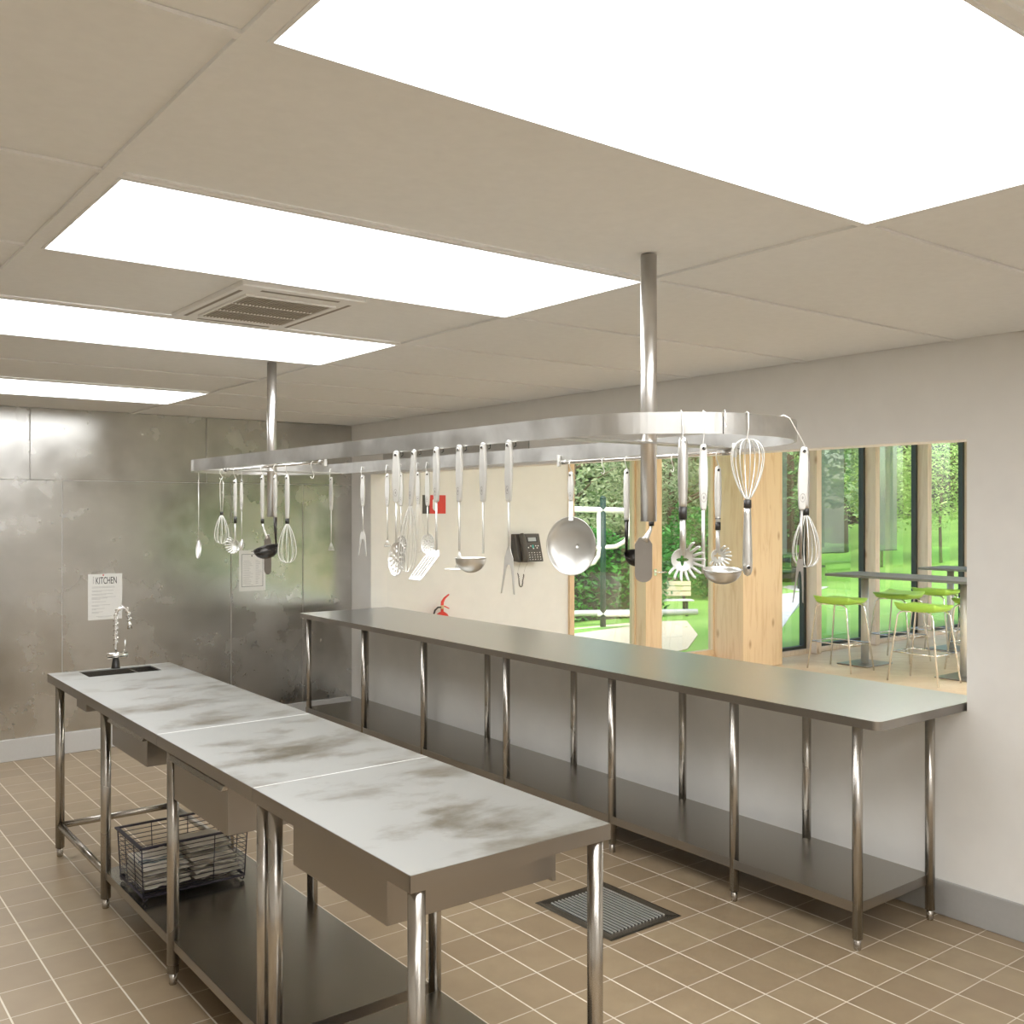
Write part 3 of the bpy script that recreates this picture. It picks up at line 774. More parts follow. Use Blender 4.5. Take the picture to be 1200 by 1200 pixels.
# thin utensils on the far end and far side
p=U('spoon','thin tasting spoon at the extreme left end of the rack','spoon',1.765,4.88,1.90,-30)
shaft(p,.0,-.30,.0022,mat=M['wire']); disc_head(p,-.345,.013,.05,.008,False,R(-25),mat=M['bright'])
hook(1.765,4.88,1.990,1.90,R(-30),'wire hook holding the thin spoon at the left end','rod')
p=U('spoon','thin spoon with a pale handle behind the far pasta fork','spoon',2.02,4.955,1.905,-30)
flat_handle(p,.155,.018); shaft(p,-.15,-.31,.0024); disc_head(p,-.335,.012,.035,.006,False,R(-35),mat=M['bright'])
hook(2.02,4.955,1.990,1.91,R(-30),'wire hook holding the thin spoon behind the far pasta fork','rod')
FX=2.381
def far(name,label,cat,y,z=1.915,deg=-62):
    hook(FX-.006,y,1.962,z-.002,R(-90),'short wire hook on the far side holding the '+label.split(',')[0],'strap')
    return U(name,label,cat,FX,y,z,deg)
p=far('masher','small steel masher, hanging against the steel wall right of the large far whisk','masher',5.0*.93,1.915)
flat_handle(p,.165,.022); shaft(p,-.16,-.33,.0026); masher_head(p,-.33,-.372,.034)
p=far('carving_fork','small two-pronged fork, alone left of the near row against the corner','fork',4.314)
flat_handle(p,.145,.025); shaft(p,-.14,-.27,.003); fork_head(p,-.26,-.39,.03)
p=far('masher','small splayed masher, behind the large perforated spoon','masher',4.074)
flat_handle(p,.145,.025); shaft(p,-.14,-.305,.003); masher_head(p,-.305,-.335,.036)
p=far('perforated_spoon','brownish perforated spoon, behind and right of the large perforated spoon','spoon',3.950)
flat_handle(p,.145,.025); shaft(p,-.14,-.288,.003); disc_head(p,-.33,.03,.048,.01,True,R(-8))
p=far('whisk','balloon whisk, right behind the leaning whisk of the near row','whisk',3.801)
flat_handle(p,.14,.022); whisk_head(p,-.13,.225,.075,r=.001)
p=far('skimmer','round perforated skimmer, in front of the red sign on the far wall','skimmer',3.723)
flat_handle(p,.145,.025); shaft(p,-.14,-.272,.003); disc_head(p,-.315,.035,.046,.01,True,R(-5),mat=M['wire'])
# far-side rod (right group)
QX=2.375
p=U('wok_ladle','big round steel wok ladle with a bowl like a dish, left edge of the windows','wok ladle',QX,2.742,1.884,-74)
o=flat_handle(p,.10,.024); shaft(p,-.098,-.172,flat=.019,mat=M['white'])
Mx=Matrix.Translation((0,0,-.265))@Matrix.Rotation(R(90),4,'X')
MB().lathe([(.0005,-.045)]+[(.105*math.sin(a),-.045*math.cos(a)) for a in [PI/2*k/14 for k in range(1,15)]]+[(.108,.0015)],(0,0,0),44,Mx).build('bowl',M['bright'],p,solid=.002)
rodhook(QX,2.742,'wire hook holding the big wok ladle',1.886)
rodhook(QX,2.567,'empty wire hook between the wok ladle and the black ladle',1.882)
p=U('ladle','black ladle half hidden behind the near rack pole','ladle',QX,2.451,1.882,-30)
z=tube_handle(p,.167,.011,.003,flat=.8)
MB().tube([(0,0,z+.004),(0,0,z-.05),(0,.004,z-.11)],[.0075,.006,.0045],8).build('shaft',M['bronze'],p)
ladle_bowl(p,z-.115,.040,-.015,R(25),M['bronze'],x=.030)
rodhook(QX,2.451,'wire hook holding the half-hidden black ladle',1.882)
p=U('spatula','wide matt steel spatula right behind the bottom of the near rack pole','spatula',QX,2.333,1.878,-52)
z=tube_handle(p,.166,.011,.014,flat=.8)
MB().tube([(0,0,z+.004),(-.002,-.004,z-.012),(-.014,-.012,z-.036),(-.022,-.014,z-.05)],[.004,.0055,.010,.014],10).build('neck',M['bright'],p)
m=MB(); W_=.058; P=[(-W_*.25,0),(W_*.25,0),(W_/2,-.022)]+[(W_/2*math.cos(a),-.125-W_*.42*math.sin(a)) for a in [PI*k/14 for k in range(15)]]+[(-W_/2,-.022)]
o=m.prism(P,-.0012,.0012).build('blade',M['lip'],p,bevel=.0006,seg=1); o.location=(-.024,-.016,z-.038)
rodhook(QX,2.333,'wire hook holding the wide matt spatula behind the pole',1.880)
rodhook(QX,2.235,'empty wire hook just right of the near rack pole',1.88)
p=U('pasta_fork','smaller toothed pasta fork behind the soup ladle at the right','pasta fork',QX,2.046,1.878,-38)
z=tube_handle(p,.155,.011,.0,flat=.8); shaft(p,z+.01,z-.012,.007,mat=M['pale'],name='ferrule')
MB().tube([(0,0,z-.010),(0,0,z-.034)],.0085,12).build('ring',M['blk'],p); shaft(p,z-.03,z-.105,.0065)
pasta_head(p,z-.095,.021,mat=M['wire'])
rodhook(QX,2.046,'wire hook holding the smaller pasta fork',1.880)
# near end of the band
p=U('pasta_fork','large toothed pasta fork with a black ring, right of the near rack pole','pasta fork',1.79,1.652,1.918,-38)
z=tube_handle(p,.162,.0125,.028,mat=M['bright'],flat=.85); shaft(p,z+.004,z-.088,.0075,mat=M['bright']); pasta_head(p,z-.072,.028)
hook(1.79,1.652,1.990,1.918,R(-30),'long wire hook over the band holding the large pasta fork','band',.012)
p=U('ladle','large steel soup ladle right of the large pasta fork','ladle',1.841,1.632,1.905,-38)
flat_handle(p,.155,.022); shaft(p,-.15,-.31,.0045,mat=M['bright']); 
ladle_bowl(p,-.300,.046,.0,R(6),x=.046,depth=.75)
hook(1.841,1.632,1.990,1.905,R(-20),'wire hook over the band holding the large soup ladle','band',-.002)
p=U('whisk','upside-down balloon whisk with its handle pointing at the floor','whisk',1.947,1.583,1.922,-35)
# inverted: balloon at the top, handle below
hh=thing('tmp','','',(0,0,0))
q=MB(); 
whisk_head(p,.148-.0,.152,.094,up=-1,r=.0014)
for o in list(p.children): o.location=(0,0,0)
o=p.children[0]; o.location=(0,0,0)
m=MB(); m.lathe([(.0005,-.335),(.008,-.331),(.0115,-.322),(.0125,-.30),(.011,-.24),(.009,-.18),(.0085,-.163),(.0005,-.163)],(0,0,0),18,Matrix.Diagonal((1,.8,1,1)))
hd=m.build('handle',M['bright'],p); wash_hole(hd,-.313,-.0100,.0045)
MB().lathe([(.0005,-.146),(.0095,-.146),(.0095,-.166),(.0005,-.166)],(0,0,0),16).build('collar',M['blk'],p)
bpy.data.objects.remove(hh)
hook(1.947,1.583,1.990,1.920,R(-10),'wire hook over the band holding the upside-down whisk','band',.0)
hook(1.865,1.585,1.990,1.955,R(-20),'short empty wire hook clipped on the band above the soup ladle','strap')
p=U('whisk','rightmost balloon whisk with a black collar, hanging before the windows','whisk',2.203,1.597,1.905,-38)
z=tube_handle(p,.152,.0095,.016,mat=M['bright']); whisk_head(p,z+.002,.138,.082,r=.0014)
p=U('carving_fork','long two-pronged fork crossing the rightmost whisk','fork',2.168,1.578,1.908,-45)
flat_handle(p,.157,.026); shaft(p,-.155,-.285,.0042,mat=M['lip']); fork_head(p,-.27,-.40,.017,mat=M['lip']); p.rotation_euler[1]=R(2)
o=MB().tube([(2.098,1.612,1.975),(2.102,1.608,1.992),(2.112,1.600,1.996),(2.124,1.590,1.988),(2.160,1.575,1.925),(2.172,1.573,1.905),(2.184,1.577,1.900),(2.196,1.588,1.904),(2.200,1.592,1.914)],.0017,6).build('wire_hook',M['hook'])
tag(o,'slanting wire hook at the right tip holding fork and whisk','hook',hooks)

# ------------------------------------------------------------------ things on the steel wall
P1=thing('kitchen_notice','white KITCHEN notice sheet on the steel wall above the tap','notice',(1.931,YS,.947))
rbox(0,-.0012,0,.241,0,.335).build('sheet',M['paper'],P1)
RX90=Matrix.Rotation(PI/2,4,'X')
text_mesh('heading','KITCHEN',.072,M['ink'],P1,Matrix.Translation((.052,-.0018,.262)) @ RX90,sx=.50)
m=MB()
for k,(z,ws) in enumerate(((.240,(.16,)),(.233,(.165,)),(.212,(.155,)),(.205,(.07,)),(.187,(.15,)),(.180,(.1,)),(.163,(.17,)),(.156,(.11,)),(.149,(.06,)),(.130,(.10,)),(.106,(.13,)),(.099,(.05,)),(.080,(.09,)),(.073,(.03,)),(.056,(.08,)),(.049,(.05,)))):
    m.box(.026,-.0018,z,.026+ws[0],-.0012,z+.0025)
m.box(.055,-.0018,.022,.17,-.0012,.0245); m.box(.07,-.0018,.016,.15,-.0012,.018)
m.build('small_text',M['ink2'],P1)
m=MB()
for k in range(6): m.box(.034,-.0018,.266+k*.009,.042,-.0012,.272+k*.009)
m.build('side_text',M['ink2'],P1)
MB().lathe([(.0005,.006),(.005,.005),(.005,.001),(.0005,0)],(0,0,0),12,Matrix.Translation((.106,-.001,.326))@RX90).build('pin',M['red'],P1)
P2=thing('framed_notice','white notice with a thin black border on the steel wall behind the black ladle','notice',(3.076,YS,1.10))
rbox(0,-.0012,0,.224,0,.33).build('sheet',M['paper'],P2)
m=MB()
for q in ((.022,.035,.202,.0375),(.022,.295,.202,.2975),(.022,.0375,.0245,.295),(.1995,.0375,.202,.295)): m.box(q[0],-.0018,q[1],q[2],-.0012,q[3])
m.build('border',M['ink'],P2)
m=MB()
for k in range(15):
    z=.06+k*.013; m.box(.035,-.0018,z,.035+random.uniform(.05,.085),-.0012,z+.003); m.box(.14,-.0018,z,.14+random.uniform(.02,.05),-.0012,z+.003)
m.box(.05,-.0018,.046,.12,-.0012,.049)
m.build('small_text',M['ink2'],P2)
MB().lathe([(0,0),(.006,0)],(0,0,0),14,Matrix.Translation((.108,-.002,.283))@RX90).build('emblem_dot',M['ink'],P2)
MB().lathe([(.0005,.006),(.004,.005),(.004,.001),(.0005,0)],(0,0,0),12,Matrix.Translation((.108,-.001,.318))@RX90).build('pin',M['blk'],P2)

# ------------------------------------------------------------------ things on the dining wall
G=thing('fire_sign','red and dark grey fire equipment sign on the cream dining wall','sign',(4.71,YD,1.72))
rbox(0,-.004,0,.072,-.0005,.166).build('dark_panel',M['dark'],G)
o=rbox(.072,-.004,0,.245,-.0005,.166).build('red_panel',M['red'],G)
m=MB().prism([(.105,.05),(.112,.035),(.13,.025),(.15,.035),(.157,.05),(.157,.115),(.148,.13),(.135,.145),(.118,.135),(.105,.12)],-.0052,-.004); m.build('white_pictogram',M['white'],o)
PH=thing('wall_telephone','dark grey desk phone mounted on the cream dining wall','telephone',(5.70,YD,1.26))
w_,h_=.30,.265
bd=MB(); 
bd.add([(0,0,.01),(w_,0,.01),(w_,0,h_),(0,0,h_),(0,-.125,.0),(w_,-.125,.0),(w_,-.055,h_),(0,-.055,h_)],[(0,1,2,3),(4,7,6,5),(0,4,5,1),(3,2,6,7),(0,3,7,4),(1,5,6,2)])
bd.build('body',M['dark'],PH,bevel=.006)
sl=Vector((0,.07,h_)).normalized(); nr=Vector((0,-h_,.07)).normalized()
def face(x0,x1,a0,a1,t0,t1,name,mat,par):
    base=Vector((0,-.125,0)); vs=[]
    for tt in (t0,t1):
        for a_,x in ((a0,x0),(a0,x1),(a1,x1),(a1,x0)):
            vs.append(base+sl*a_+nr*tt+Vector((x,0,0)))
    return MB().add(vs,[(0,1,2,3),(7,6,5,4),(0,4,5,1),(1,5,6,2),(2,6,7,3),(3,7,4,0)]).build(name,mat,par)
face(.14,.265,.19,.245,.0,.004,'display_surround',M['blk'],PH); face(.15,.245,.20,.238,.004,.005,'display',M['screen'],PH)
for i in range(5):
    for j in range(4):
        x=.135+i*.032; a_=.02+j*.022; face(x,x+.010,a_,a_+.007,.0,.003,'button',M['white'] if (i+j)%3 else M['ink2'],PH)
for i,(x,a_) in enumerate(((.135,.135),(.165,.15),(.225,.15),(.255,.15),(.195,.125),(.24,.13))): face(x,x+.012,a_,a_+.010,.0,.003,'button',M['white'],PH)
face(.19,.205,.135,.165,.0,.004,'navigation_key',plain('teal_key',(.05,.45,.38),.4),PH)
b0=Vector((0,-.125,0))
hs=[b0+Vector((.06,0,0))+sl*a_+nr*t_ for a_,t_ in ((.0,.022),(.03,.034),(.09,.042),(.16,.042),(.22,.036),(.265,.024))]
MB().tube(hs,[.026,.031,.026,.026,.031,.026],12).build('handset',M['dark'],PH)
cpts=[]
base=[(.035,-.105),(.045,-.135),(.050,-.175),(.052,-.205),(.060,-.228),(.074,-.236),(.088,-.228),(.094,-.205),(.096,-.175),(.106,-.140),(.108,-.115)]
for a_,b_ in zip(base[:-1],base[1:]):
    for q_ in range(8):
        f_=q_/8; kk=len(cpts)*1.4
        cpts.append((a_[0]+(b_[0]-a_[0])*f_+.003*math.cos(kk),-.06+.003*math.sin(kk),a_[1]+(b_[1]-a_[1])*f_))
MB().tube(cpts,.0045,6).build('coiled_cord',M['dark'],PH)
MB().tube([(.035,-.06,-.10),(.04,-.07,-.05),(.06,-.08,.01)],.0016,5).tube([(.11,-.06,-.10),(.12,-.07,-.05),(.15,-.08,.0)],.0016,5).build('cord_ends',M['ink2'],PH)
E_=thing('fire_extinguisher','red fire extinguisher on the cream dining wall, seen over the counter','fire extinguisher',(4.86,YD-.09,.30))
MB().lathe([(.0005,0),(.062,.0),(.068,.012),(.068,.46),(.064,.495),(.05,.525),(.028,.542),(.013,.548),(.013,.572),(.0005,.572)],(0,0,0),32).build('cylinder',M['red'],E_)
MB().lathe([(.0005,.57),(.015,.57),(.017,.585),(.015,.605),(.0005,.605)],(0,0,0),16).build('valve',M['brass'],E_)
MB().prism([(-.012,.600),(.012,.600),(.014,.63),(.03,.66),(.075,.695),(.07,.702),(.02,.672),(-.008,.64)],-.008,.008).build('upper_lever',M['red'],E_,bevel=.002)
MB().prism([(.01,.603),(.03,.598),(.075,.575),(.072,.568),(.028,.588),(.008,.594)],-.008,.008).build('lower_handle',M['red'],E_,bevel=.0015)
MB().tube([(-.012,0,.588),(-.045,0,.588),(-.075,0,.565),(-.092,0,.52),(-.094,0,.40),(-.085,0,.25)],.008,10).build('hose',M['blk'],E_)
rbox(-.03,.066,.25,.03,.09,.33).build('wall_bracket',M['frame'],E_)
# ------------------------------------------------------------------ bar tables and stools
def bar_table(x,y0,y1,label,cols):
    o=thing('bar_table',label,'bar table',(x,0,0),0,'grey topped bar tables by the dining windows')
    rbox(-.33,y0,1.0,.33,y1,1.028).build('table_top',M['tabtop'],o,bevel=.003)
    for c in cols:
        MB().tube([(0,c,.012),(0,c,1.0)],.042,24).build('column',M['pale'],o)
        rbox(-.26,c-.19,0,.26,c+.19,.012).build('base_plate',M['lip'],o,bevel=.003)
bar_table(10.06,4.6,6.80,'long grey bar table with green stools, nearest the hatch',(6.50,5.33))
bar_table(12.02,4.7,6.80,'second grey bar table farther off, behind the nearest one',(6.55,5.4))
def stool_proto(label,x,y,rz):
    o=thing('bar_stool',label,'bar stool',(x,y,0),rz,'lime green bar stools on chrome legs')
    m=MB(); NX,NY=20,14; top=[]; bot=[]
    for j in range(NY+1):
        for i in range(NX+1):
            u_=-1+2*i/NX; v_=-1+2*j/NY
            # rounded-square outline
            k_=1-.16*(u_*u_*v_*v_)
            x_=u_*.265*k_; y_=v_*.215*k_
            edge=max(abs(u_),abs(v_))
            z=.795+.012*u_*u_-.016*(1-v_*v_)+.026*max(0,v_)**2
            rim=(1-edge**6)
            top.append((x_,y_,z-.022*(1-rim))); bot.append((x_*.90,y_*.90,.714+.010*u_*u_+.022*(1-rim)))
    n=(NX+1); A_=len(top)
    fs=[(j*n+i,j*n+i+1,(j+1)*n+i+1,(j+1)*n+i) for j in range(NY) for i in range(NX)]
    fb=[tuple(A_+q for q in reversed(f)) for f in fs]
    bd_=[i for i in range(n)]+[j*n+NX for j in range(1,NY+1)]+[NY*n+i for i in range(NX-1,-1,-1)]+[j*n for j in range(NY-1,0,-1)]
    sd=[(bd_[k],A_+bd_[k],A_+bd_[(k+1)%len(bd_)],bd_[(k+1)%len(bd_)]) for k in range(len(bd_))]
    m.add(top+bot,fs+fb+sd,True); m.build('seat',M['seat'],o)
    for sx_ in (-1,1):
        for sy in (-1,1):
            MB().tube([(sx_*.05,sy*.15,.722),(sx_*.13,sy*.155,.720),(sx_*.165,sy*.163,.708),(sx_*.190,sy*.168,.68),(sx_*.275,sy*.215,0)],.0095,10).build('leg',M['chrome'],o)
    f_=.30; q=.23-.0
    def at(z): t_=(0.68-z)/.68; return (.190+.085*t_,.168+.047*t_)
    a_,b_=at(.30)
    MB().tube([(-a_,-b_,.30),(a_,-b_,.30),(a_,b_,.30),(-a_,b_,.30)],.0065,8,closed=True).build('foot_ring',M['chrome'],o)
    return o
sp0=stool_proto('lime green stool nearest the windows, left end of the near bar table',9.50,6.44,R(90))
def copy_tree(o,par=None):
    c=o.copy(); COL.objects.link(c)
    if par is not None: c.parent=par
    for ch in o.children: copy_tree(ch,c)
    return c
for lb,x,y,rz in (('lime green stool in front of the near bar table, in the middle of the opening',9.48,5.45,90),
    ('lime green stool behind the left half of the near bar table',10.62,6.42,-90),
    ('lime green stool behind the near bar table, cut by the right edge of the hatch',10.62,5.46,-90),
    ('lime green stool in front of the second bar table',11.45,6.42,90),
    ('lime green stool behind the second bar table, barely showing at the hatch edge',12.62,6.42,-90)):
    c=copy_tree(sp0); c.location=(x,y,0); c.rotation_euler=(0,0,R(rz)); c['label']=lb

# ------------------------------------------------------------------ outdoors
def sm(x): x=max(0,min(1,x)); return x*x*(3-2*x)
def gz(x,y):
    h=-.02
    h+=1.9*sm((x-19)/22)*(1-sm((y-15)/26))
    h-=.16*sm((y-10.5)/2)*(1-sm((x-15)/3))
    return h
m=MB(); NX,NY=70,50; vs=[]
for j in range(NY+1):
    for i in range(NX+1):
        x=-4+i*1.0; y=7.6+j*.9; vs.append((x,y,gz(x,y)))
m.add(vs,[(j*(NX+1)+i,j*(NX+1)+i+1,(j+1)*(NX+1)+i+1,(j+1)*(NX+1)+i) for j in range(NY) for i in range(NX)],True)
struct(m.build('ground',M['lawn']))
def patch(name,outline,mat,dz):
    m=MB(); n=len(outline); m.add([(x,y,gz(x,y)+dz) for x,y in outline]+[(x,y,gz(x,y)-.05) for x,y in outline],[tuple(range(n))]+[(k,n+k,n+(k+1)%n,(k+1)%n) for k in range(n)])
    return struct(m.build(name,mat))
patch('ground_sand',[(7.0,8.0),(9.4,8.6),(10.6,9.5),(11.9,10.9),(12.0,11.6),(11.6,12.0),(8.5,12.0),(6.6,10.2)],M['sand'],.012)
patch('path_paving',[(11.2,8.62),(12.2,9.27),(17.3,12.6),(19.6,13.6),(19.2,14.4),(16.6,13.55),(12.2,10.35),(11.3,9.4)],M['path'],.012)
kerb=MB().tube([(7.5,12.35,.03),(10.9,12.35,.04),(12.6,11.3,.04)],.05,6); tag(kerb.build('kerb',M['path']),'low pale kerb at the back of the sand area','kerb')
struct(rbox(-4,-22,-.1,46,-2.9,-.03).build('ground_near',M['lawn']))
# playground frame
PG=thing('playground_frame','dark green post with cream climbing bars on the sand','climbing frame',(10.24,11.08,0))
MB().tube([(0,0,-.02),(0,0,1.93)],.045,14).lathe([(.0005,1.97),(.03,1.965),(.05,1.93),(.045,1.92)],(0,0,0),14).build('post',M['green_post'],PG)
bdir=Vector((.7934,-.6087,0))
def pp(s_,z): return tuple(bdir*s_+Vector((0,0,z)))
m=MB(); m.tube([pp(-.45,1.765),pp(.7,1.735)],.045,12)
m.tube([pp(-.06,1.74),pp(-.055,1.15),pp(-.07,1.05),pp(-.14,.95),pp(-.3,.90)],.035,10)
m.tube([pp(.42,1.73),pp(.40,1.42),pp(.34,1.28),pp(.20,1.2),pp(-.05,1.18),pp(-.35,1.17)],.035,10)
m.tube([pp(-.08,.18),pp(.9,.18)],.045,12)
m.build('climbing_bars',M['white_bar'],PG)
# bench
BN=thing('park_bench','yellowed wooden park bench on the lawn behind the sand','bench',(13.3,12.48,gz(13.3,12.48)),R(-37))
k_=.72
m=MB()
for k in range(3): m.box(-.85*k_,.16*k_,(.50+k*.13)*k_,.45*k_,.20*k_,(.615+k*.13)*k_)
m.build('backrest',M['bench_wood'],BN,bevel=.006)
m=MB()
for k in range(3): m.box(-.85*k_,(-.25+k*.13)*k_,.40*k_,.45*k_,(-.13+k*.13)*k_,.43*k_)
m.build('seat',M['path'],BN,bevel=.006)
for x in (-.7,.28):
    MB().box((x-.03)*k_,-.2*k_,-.05,(x+.03)*k_,-.14*k_,.4*k_).box((x-.03)*k_,.2*k_,-.05,(x+.03)*k_,.25*k_,.86*k_).box((x-.03)*k_,-.2*k_,.34*k_,(x+.03)*k_,.25*k_,.40*k_).build('leg',M['frame'],BN)

def leaves(m,n,c,rad,size,fn=None):
    cx,cy,cz=c
    for _ in range(n):
        while True:
            d=Vector((random.uniform(-1,1),random.uniform(-1,1),random.uniform(-1,1)))
            if .25<d.length<1: break
        # cluster towards the surface with lumps
        d=d.normalized()*(d.length**.5)*(1+.16*math.sin(d.x*7+cx)*math.cos(d.z*8+cy)+.1*math.sin(d.y*13))
        p_=Vector((cx+d.x*rad[0],cy+d.y*rad[1],cz+d.z*rad[2]))
        a=random.uniform(0,2*PI); b=random.uniform(-.9,.9); s_=size*random.uniform(.6,1.3)
        U_=Vector((math.cos(a),math.sin(a),b)).normalized()*s_; V_=U_.cross(Vector((random.uniform(-1,1),random.uniform(-1,1),.8))).normalized()*s_*.55
        m.add([p_-U_*.5,p_+V_*.4,p_+U_*.5,p_-V_*.4],[(0,1,2,3)])
def tree(label,x,y,h,rad,mat,n=3000,size=.16,trunk=.14,zc=None,name='tree',cat='tree',group='trees beyond the dining windows',branches=8,bark=True):
    z0=gz(x,y)-.05
    o=thing(name,label,cat,(x,y,z0),random.uniform(0,6),group)
    m=MB(); zc=zc if zc is not None else h-rad[2]
    m.tube([(0,0,0),(.03,0,zc*.5),(0,.05,zc),(0,0,zc+rad[2]*.6)],[trunk,trunk*.8,trunk*.6,trunk*.2],10)
    for k in range(branches):
        a=2*PI*k/branches+random.random(); zz=zc-rad[2]*.5+rad[2]*random.random()
        m.tube([(0,0,zz),(math.cos(a)*rad[0]*.4,math.sin(a)*rad[1]*.4,zz+.25*rad[2]),(math.cos(a)*rad[0]*.85,math.sin(a)*rad[1]*.85,zz+.4*rad[2])],[trunk*.35,trunk*.22,trunk*.06],6)
    m.build('trunk',M['bark'],o)
    m=MB(); leaves(m,n,(0,0,zc),rad,size); m.build('foliage',mat,o); return o
# ray helper values were measured once; all positions below are plain metres
def hedge(label,x0,y0,x1,y1,h,th,mat,n,size=.13):
    o=thing('hedge',label,'hedge',((x0+x1)/2,(y0+y1)/2,gz((x0+x1)/2,(y0+y1)/2)),0,None)
    L=math.hypot(x1-x0,y1-y0); ux,uy=(x1-x0)/L,(y1-y0)/L; m=MB()
    for _ in range(n):
        s_=random.uniform(-L/2,L/2); q=random.uniform(-1,1)*th*(1+.2*math.sin(s_*3)); z=h*random.random()**.8*(1+.10*math.sin(s_*2.1)+.06*math.sin(s_*5))
        p_=Vector((ux*s_-uy*q,uy*s_+ux*q,z)); a=random.uniform(0,2*PI); s2=size*random.uniform(.6,1.3)
        U_=Vector((math.cos(a),math.sin(a),random.uniform(-.9,.9))).normalized()*s2; V_=U_.cross(Vector((random.uniform(-1,1),random.uniform(-1,1),.8))).normalized()*s2*.55
        m.add([p_-U_*.5,p_+V_*.4,p_+U_*.5,p_-V_*.4],[(0,1,2,3)])
    m.build('foliage',mat,o)
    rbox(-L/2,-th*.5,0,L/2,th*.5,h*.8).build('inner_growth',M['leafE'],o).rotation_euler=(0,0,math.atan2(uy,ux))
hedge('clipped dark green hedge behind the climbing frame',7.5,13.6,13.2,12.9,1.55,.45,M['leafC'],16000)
tree('leafy tree with pale branches over the climbing frame',14.1,16.2,4.6,(2.6,1.8,1.7),M['leafD'],5200,.15,.10)
tree('dense green tree behind the bench',18.0,17.0,4.8,(2.3,1.9,1.9),M['leafD'],5200,.16,.12,zc=2.7)
tree('bushy green shrub right behind the bench',16.4,14.4,2.0,(1.3,1.1,.95),M['leafC'],3800,.13,.05,name='shrub',cat='shrub')
tree('big green tree above the footpath',20.2,15.2,6.6,(2.7,2.2,2.6),M['leafA'],7000,.18,.22,zc=3.9)
tree('tall yellow-green tree seen in the pane behind the near bar table',26.4,17.9,7.4,(3.2,2.4,2.9),M['leafB'],7000,.2,.25,zc=4.5)
tree('young lime tree standing alone on the lawn',25.2,14.0,3.35,(1.35,1.25,1.15),M['leafB'],5200,.11,.045)
tree('slender lime tree left of the young one, at the post',24.0,15.0,3.1,(1.0,.9,1.05),M['leafB'],3200,.11,.04)

tree('round green tree far behind the footpath',28.2,20.6,7.5,(2.6,2.0,3.3),M['leafA'],6000,.26,.3,zc=4.2)
tree('tall green tree far behind the bench',22.6,21.4,7,(2.6,2.2,3.2),M['leafA'],6000,.24,.3,zc=4)
def woodland(name,label,line,h0,n,mat,size):
    o=thing(name,label,'woodland',(0,0,0)); m=MB(); inner=MB()
    seg=[(Vector(a),Vector(b)) for a,b in zip(line[:-1],line[1:])]; tot=sum((b-a).length for a,b in seg)
    for a,b in seg:
        L=(b-a).length; nrm=Vector((b.y-a.y,-(b.x-a.x))).normalized()
        for _ in range(int(n*L/tot)):
            f_=random.random(); q=a+(b-a)*f_; t_=(q.x*.9+q.y*.6)
            hh=h0*(1+.16*math.sin(t_*.9)+.08*math.sin(t_*2.3)); z=hh*random.random()
            bul=1.5*abs(math.sin(t_*.75))*math.sin(PI*min(1,.15+z/hh))+random.uniform(0,.7)
            p_=Vector((q.x+nrm.x*bul,q.y+nrm.y*bul,gz(q.x,q.y)+z)); a2=random.uniform(0,2*PI); s2=size*random.uniform(.6,1.4)
            U_=Vector((math.cos(a2),math.sin(a2),random.uniform(-.9,.9))).normalized()*s2; V_=U_.cross(Vector((random.uniform(-1,1),random.uniform(-1,1),.8))).normalized()*s2*.6
            m.add([p_-U_*.5,p_+V_*.4,p_+U_*.5,p_-V_*.4],[(0,1,2,3)])
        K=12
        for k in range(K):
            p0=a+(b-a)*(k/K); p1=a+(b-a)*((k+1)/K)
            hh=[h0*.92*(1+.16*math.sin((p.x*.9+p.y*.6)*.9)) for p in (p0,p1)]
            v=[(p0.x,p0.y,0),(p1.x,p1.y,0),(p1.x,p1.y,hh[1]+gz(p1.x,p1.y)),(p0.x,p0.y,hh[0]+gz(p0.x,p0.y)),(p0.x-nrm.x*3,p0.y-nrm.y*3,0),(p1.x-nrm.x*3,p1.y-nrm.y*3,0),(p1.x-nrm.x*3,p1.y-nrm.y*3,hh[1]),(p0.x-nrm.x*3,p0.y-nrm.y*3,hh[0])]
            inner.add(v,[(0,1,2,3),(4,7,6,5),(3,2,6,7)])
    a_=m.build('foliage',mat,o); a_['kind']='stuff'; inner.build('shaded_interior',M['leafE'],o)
    for k in range(14):
        sgi=seg[k%len(seg)]; q=sgi[0]+(sgi[1]-sgi[0])*((k*.37)%1)
        nrm=Vector((sgi[1].y-sgi[0].y,-(sgi[1].x-sgi[0].x))).normalized()
        MB().tube([(q.x+nrm.x*1.9,q.y+nrm.y*1.9,gz(q.x,q.y)-.1),(q.x+nrm.x*1.8,q.y+nrm.y*1.8,h0*.6)],[.22,.12],8).build('trunk',M['bark'],o)
    o['kind']='stuff'; return o
woodland('woodland','sunlit green wood closing the view behind the hedge and bench',[(-3,27),(12,26.5),(22,26),(30,26.2)],9.5,17000,M['leafA'],.42)
woodland('woodland','dark brownish conifer wood at the top of the lawn',[(30,26.2),(38,23.5),(46,19),(56,12)],12,20000,M['leafE'],.5)
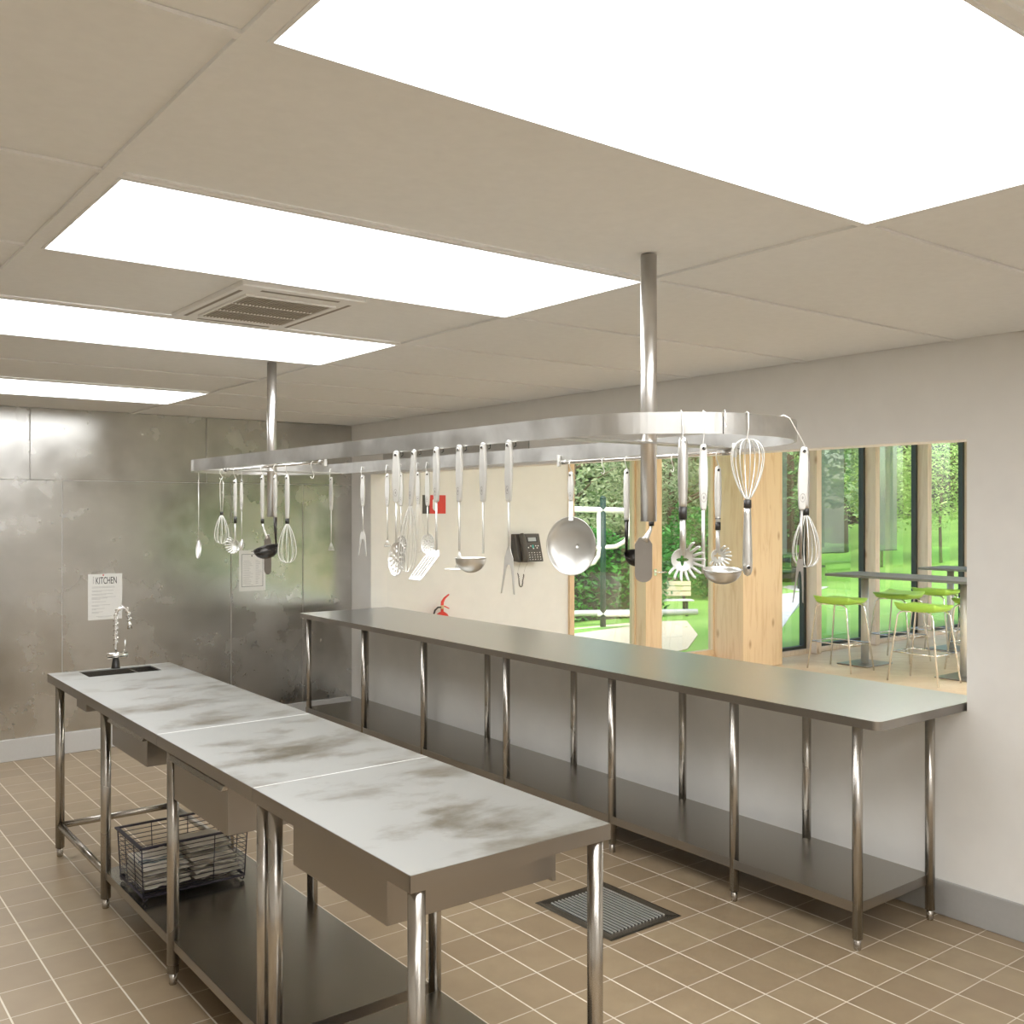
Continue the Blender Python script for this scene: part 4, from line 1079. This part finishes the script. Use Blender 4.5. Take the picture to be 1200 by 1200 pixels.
woodland('woodland','sunlit green wood on the near side of the dining room',[(40,-13),(22,-14),(4,-14)],7.5,9000,M['leafA'],.45)
# dark hedge line and parked shapes at the edge of the lawn
hedge('low dark hedge along the far edge of the lawn',16.5,17.6,23.5,18.6,1.25,.6,M['leafE'],7000,.2)
BT=thing('picnic_table','dark picnic table with benches under the trees','picnic table',(19.1,14.6,gz(19.1,14.6)),R(20))
rbox(-.9,-.38,.70,.9,.38,.75).build('table_top',M['car'],BT)
for s_ in (-1,1):
    rbox(-.9,s_*.7-.13,.42,.9,s_*.7+.13,.46).build('bench_seat',M['car'],BT)
    MB().box(s_*.7-.04,-.75,0,s_*.7+.04,-.65,.42).box(s_*.7-.04,.65,0,s_*.7+.04,.75,.42).box(s_*.7-.04,-.75,.36,s_*.7+.04,.75,.42).box(s_*.7-.04,-.06,.36,s_*.7+.04,.06,.7).build('leg',M['car'],BT)

# ------------------------------------------------------------------ light, world, camera
wd=bpy.data.worlds.new('World'); sc.world=wd; wd.use_nodes=True; nt=wd.node_tree
sky=nt.nodes.new('ShaderNodeTexSky'); sky.sky_type='NISHITA'; sky.sun_disc=False; sky.sun_elevation=R(48); sky.sun_rotation=R(210); sky.air_density=1; sky.dust_density=2.5; sky.ozone_density=1
nt.links.new(sky.outputs[0],nt.nodes['Background'].inputs[0]); nt.nodes['Background'].inputs[1].default_value=.36
sl=bpy.data.lights.new('sun','SUN'); sl.energy=1.5; sl.angle=R(3); sl.color=(1,.95,.86)
so=bpy.data.objects.new('sun',sl); COL.objects.link(so); so.rotation_euler=(R(46),0,R(-82))
cd=bpy.data.cameras.new('camera'); cam=bpy.data.objects.new('camera',cd); COL.objects.link(cam)
cam.location=(0,0,1.75); cam.rotation_euler=(R(90),0,-math.atan2(888,1158))
cd.sensor_width=36; cd.lens=36*1158/1200; cd.shift_y=-2/1200; cd.clip_start=.05
sc.camera=cam
sc.view_settings.view_transform='Standard'; sc.view_settings.look='None'; sc.view_settings.gamma=1; sc.view_settings.use_curve_mapping=False
sc.view_settings.exposure=.92
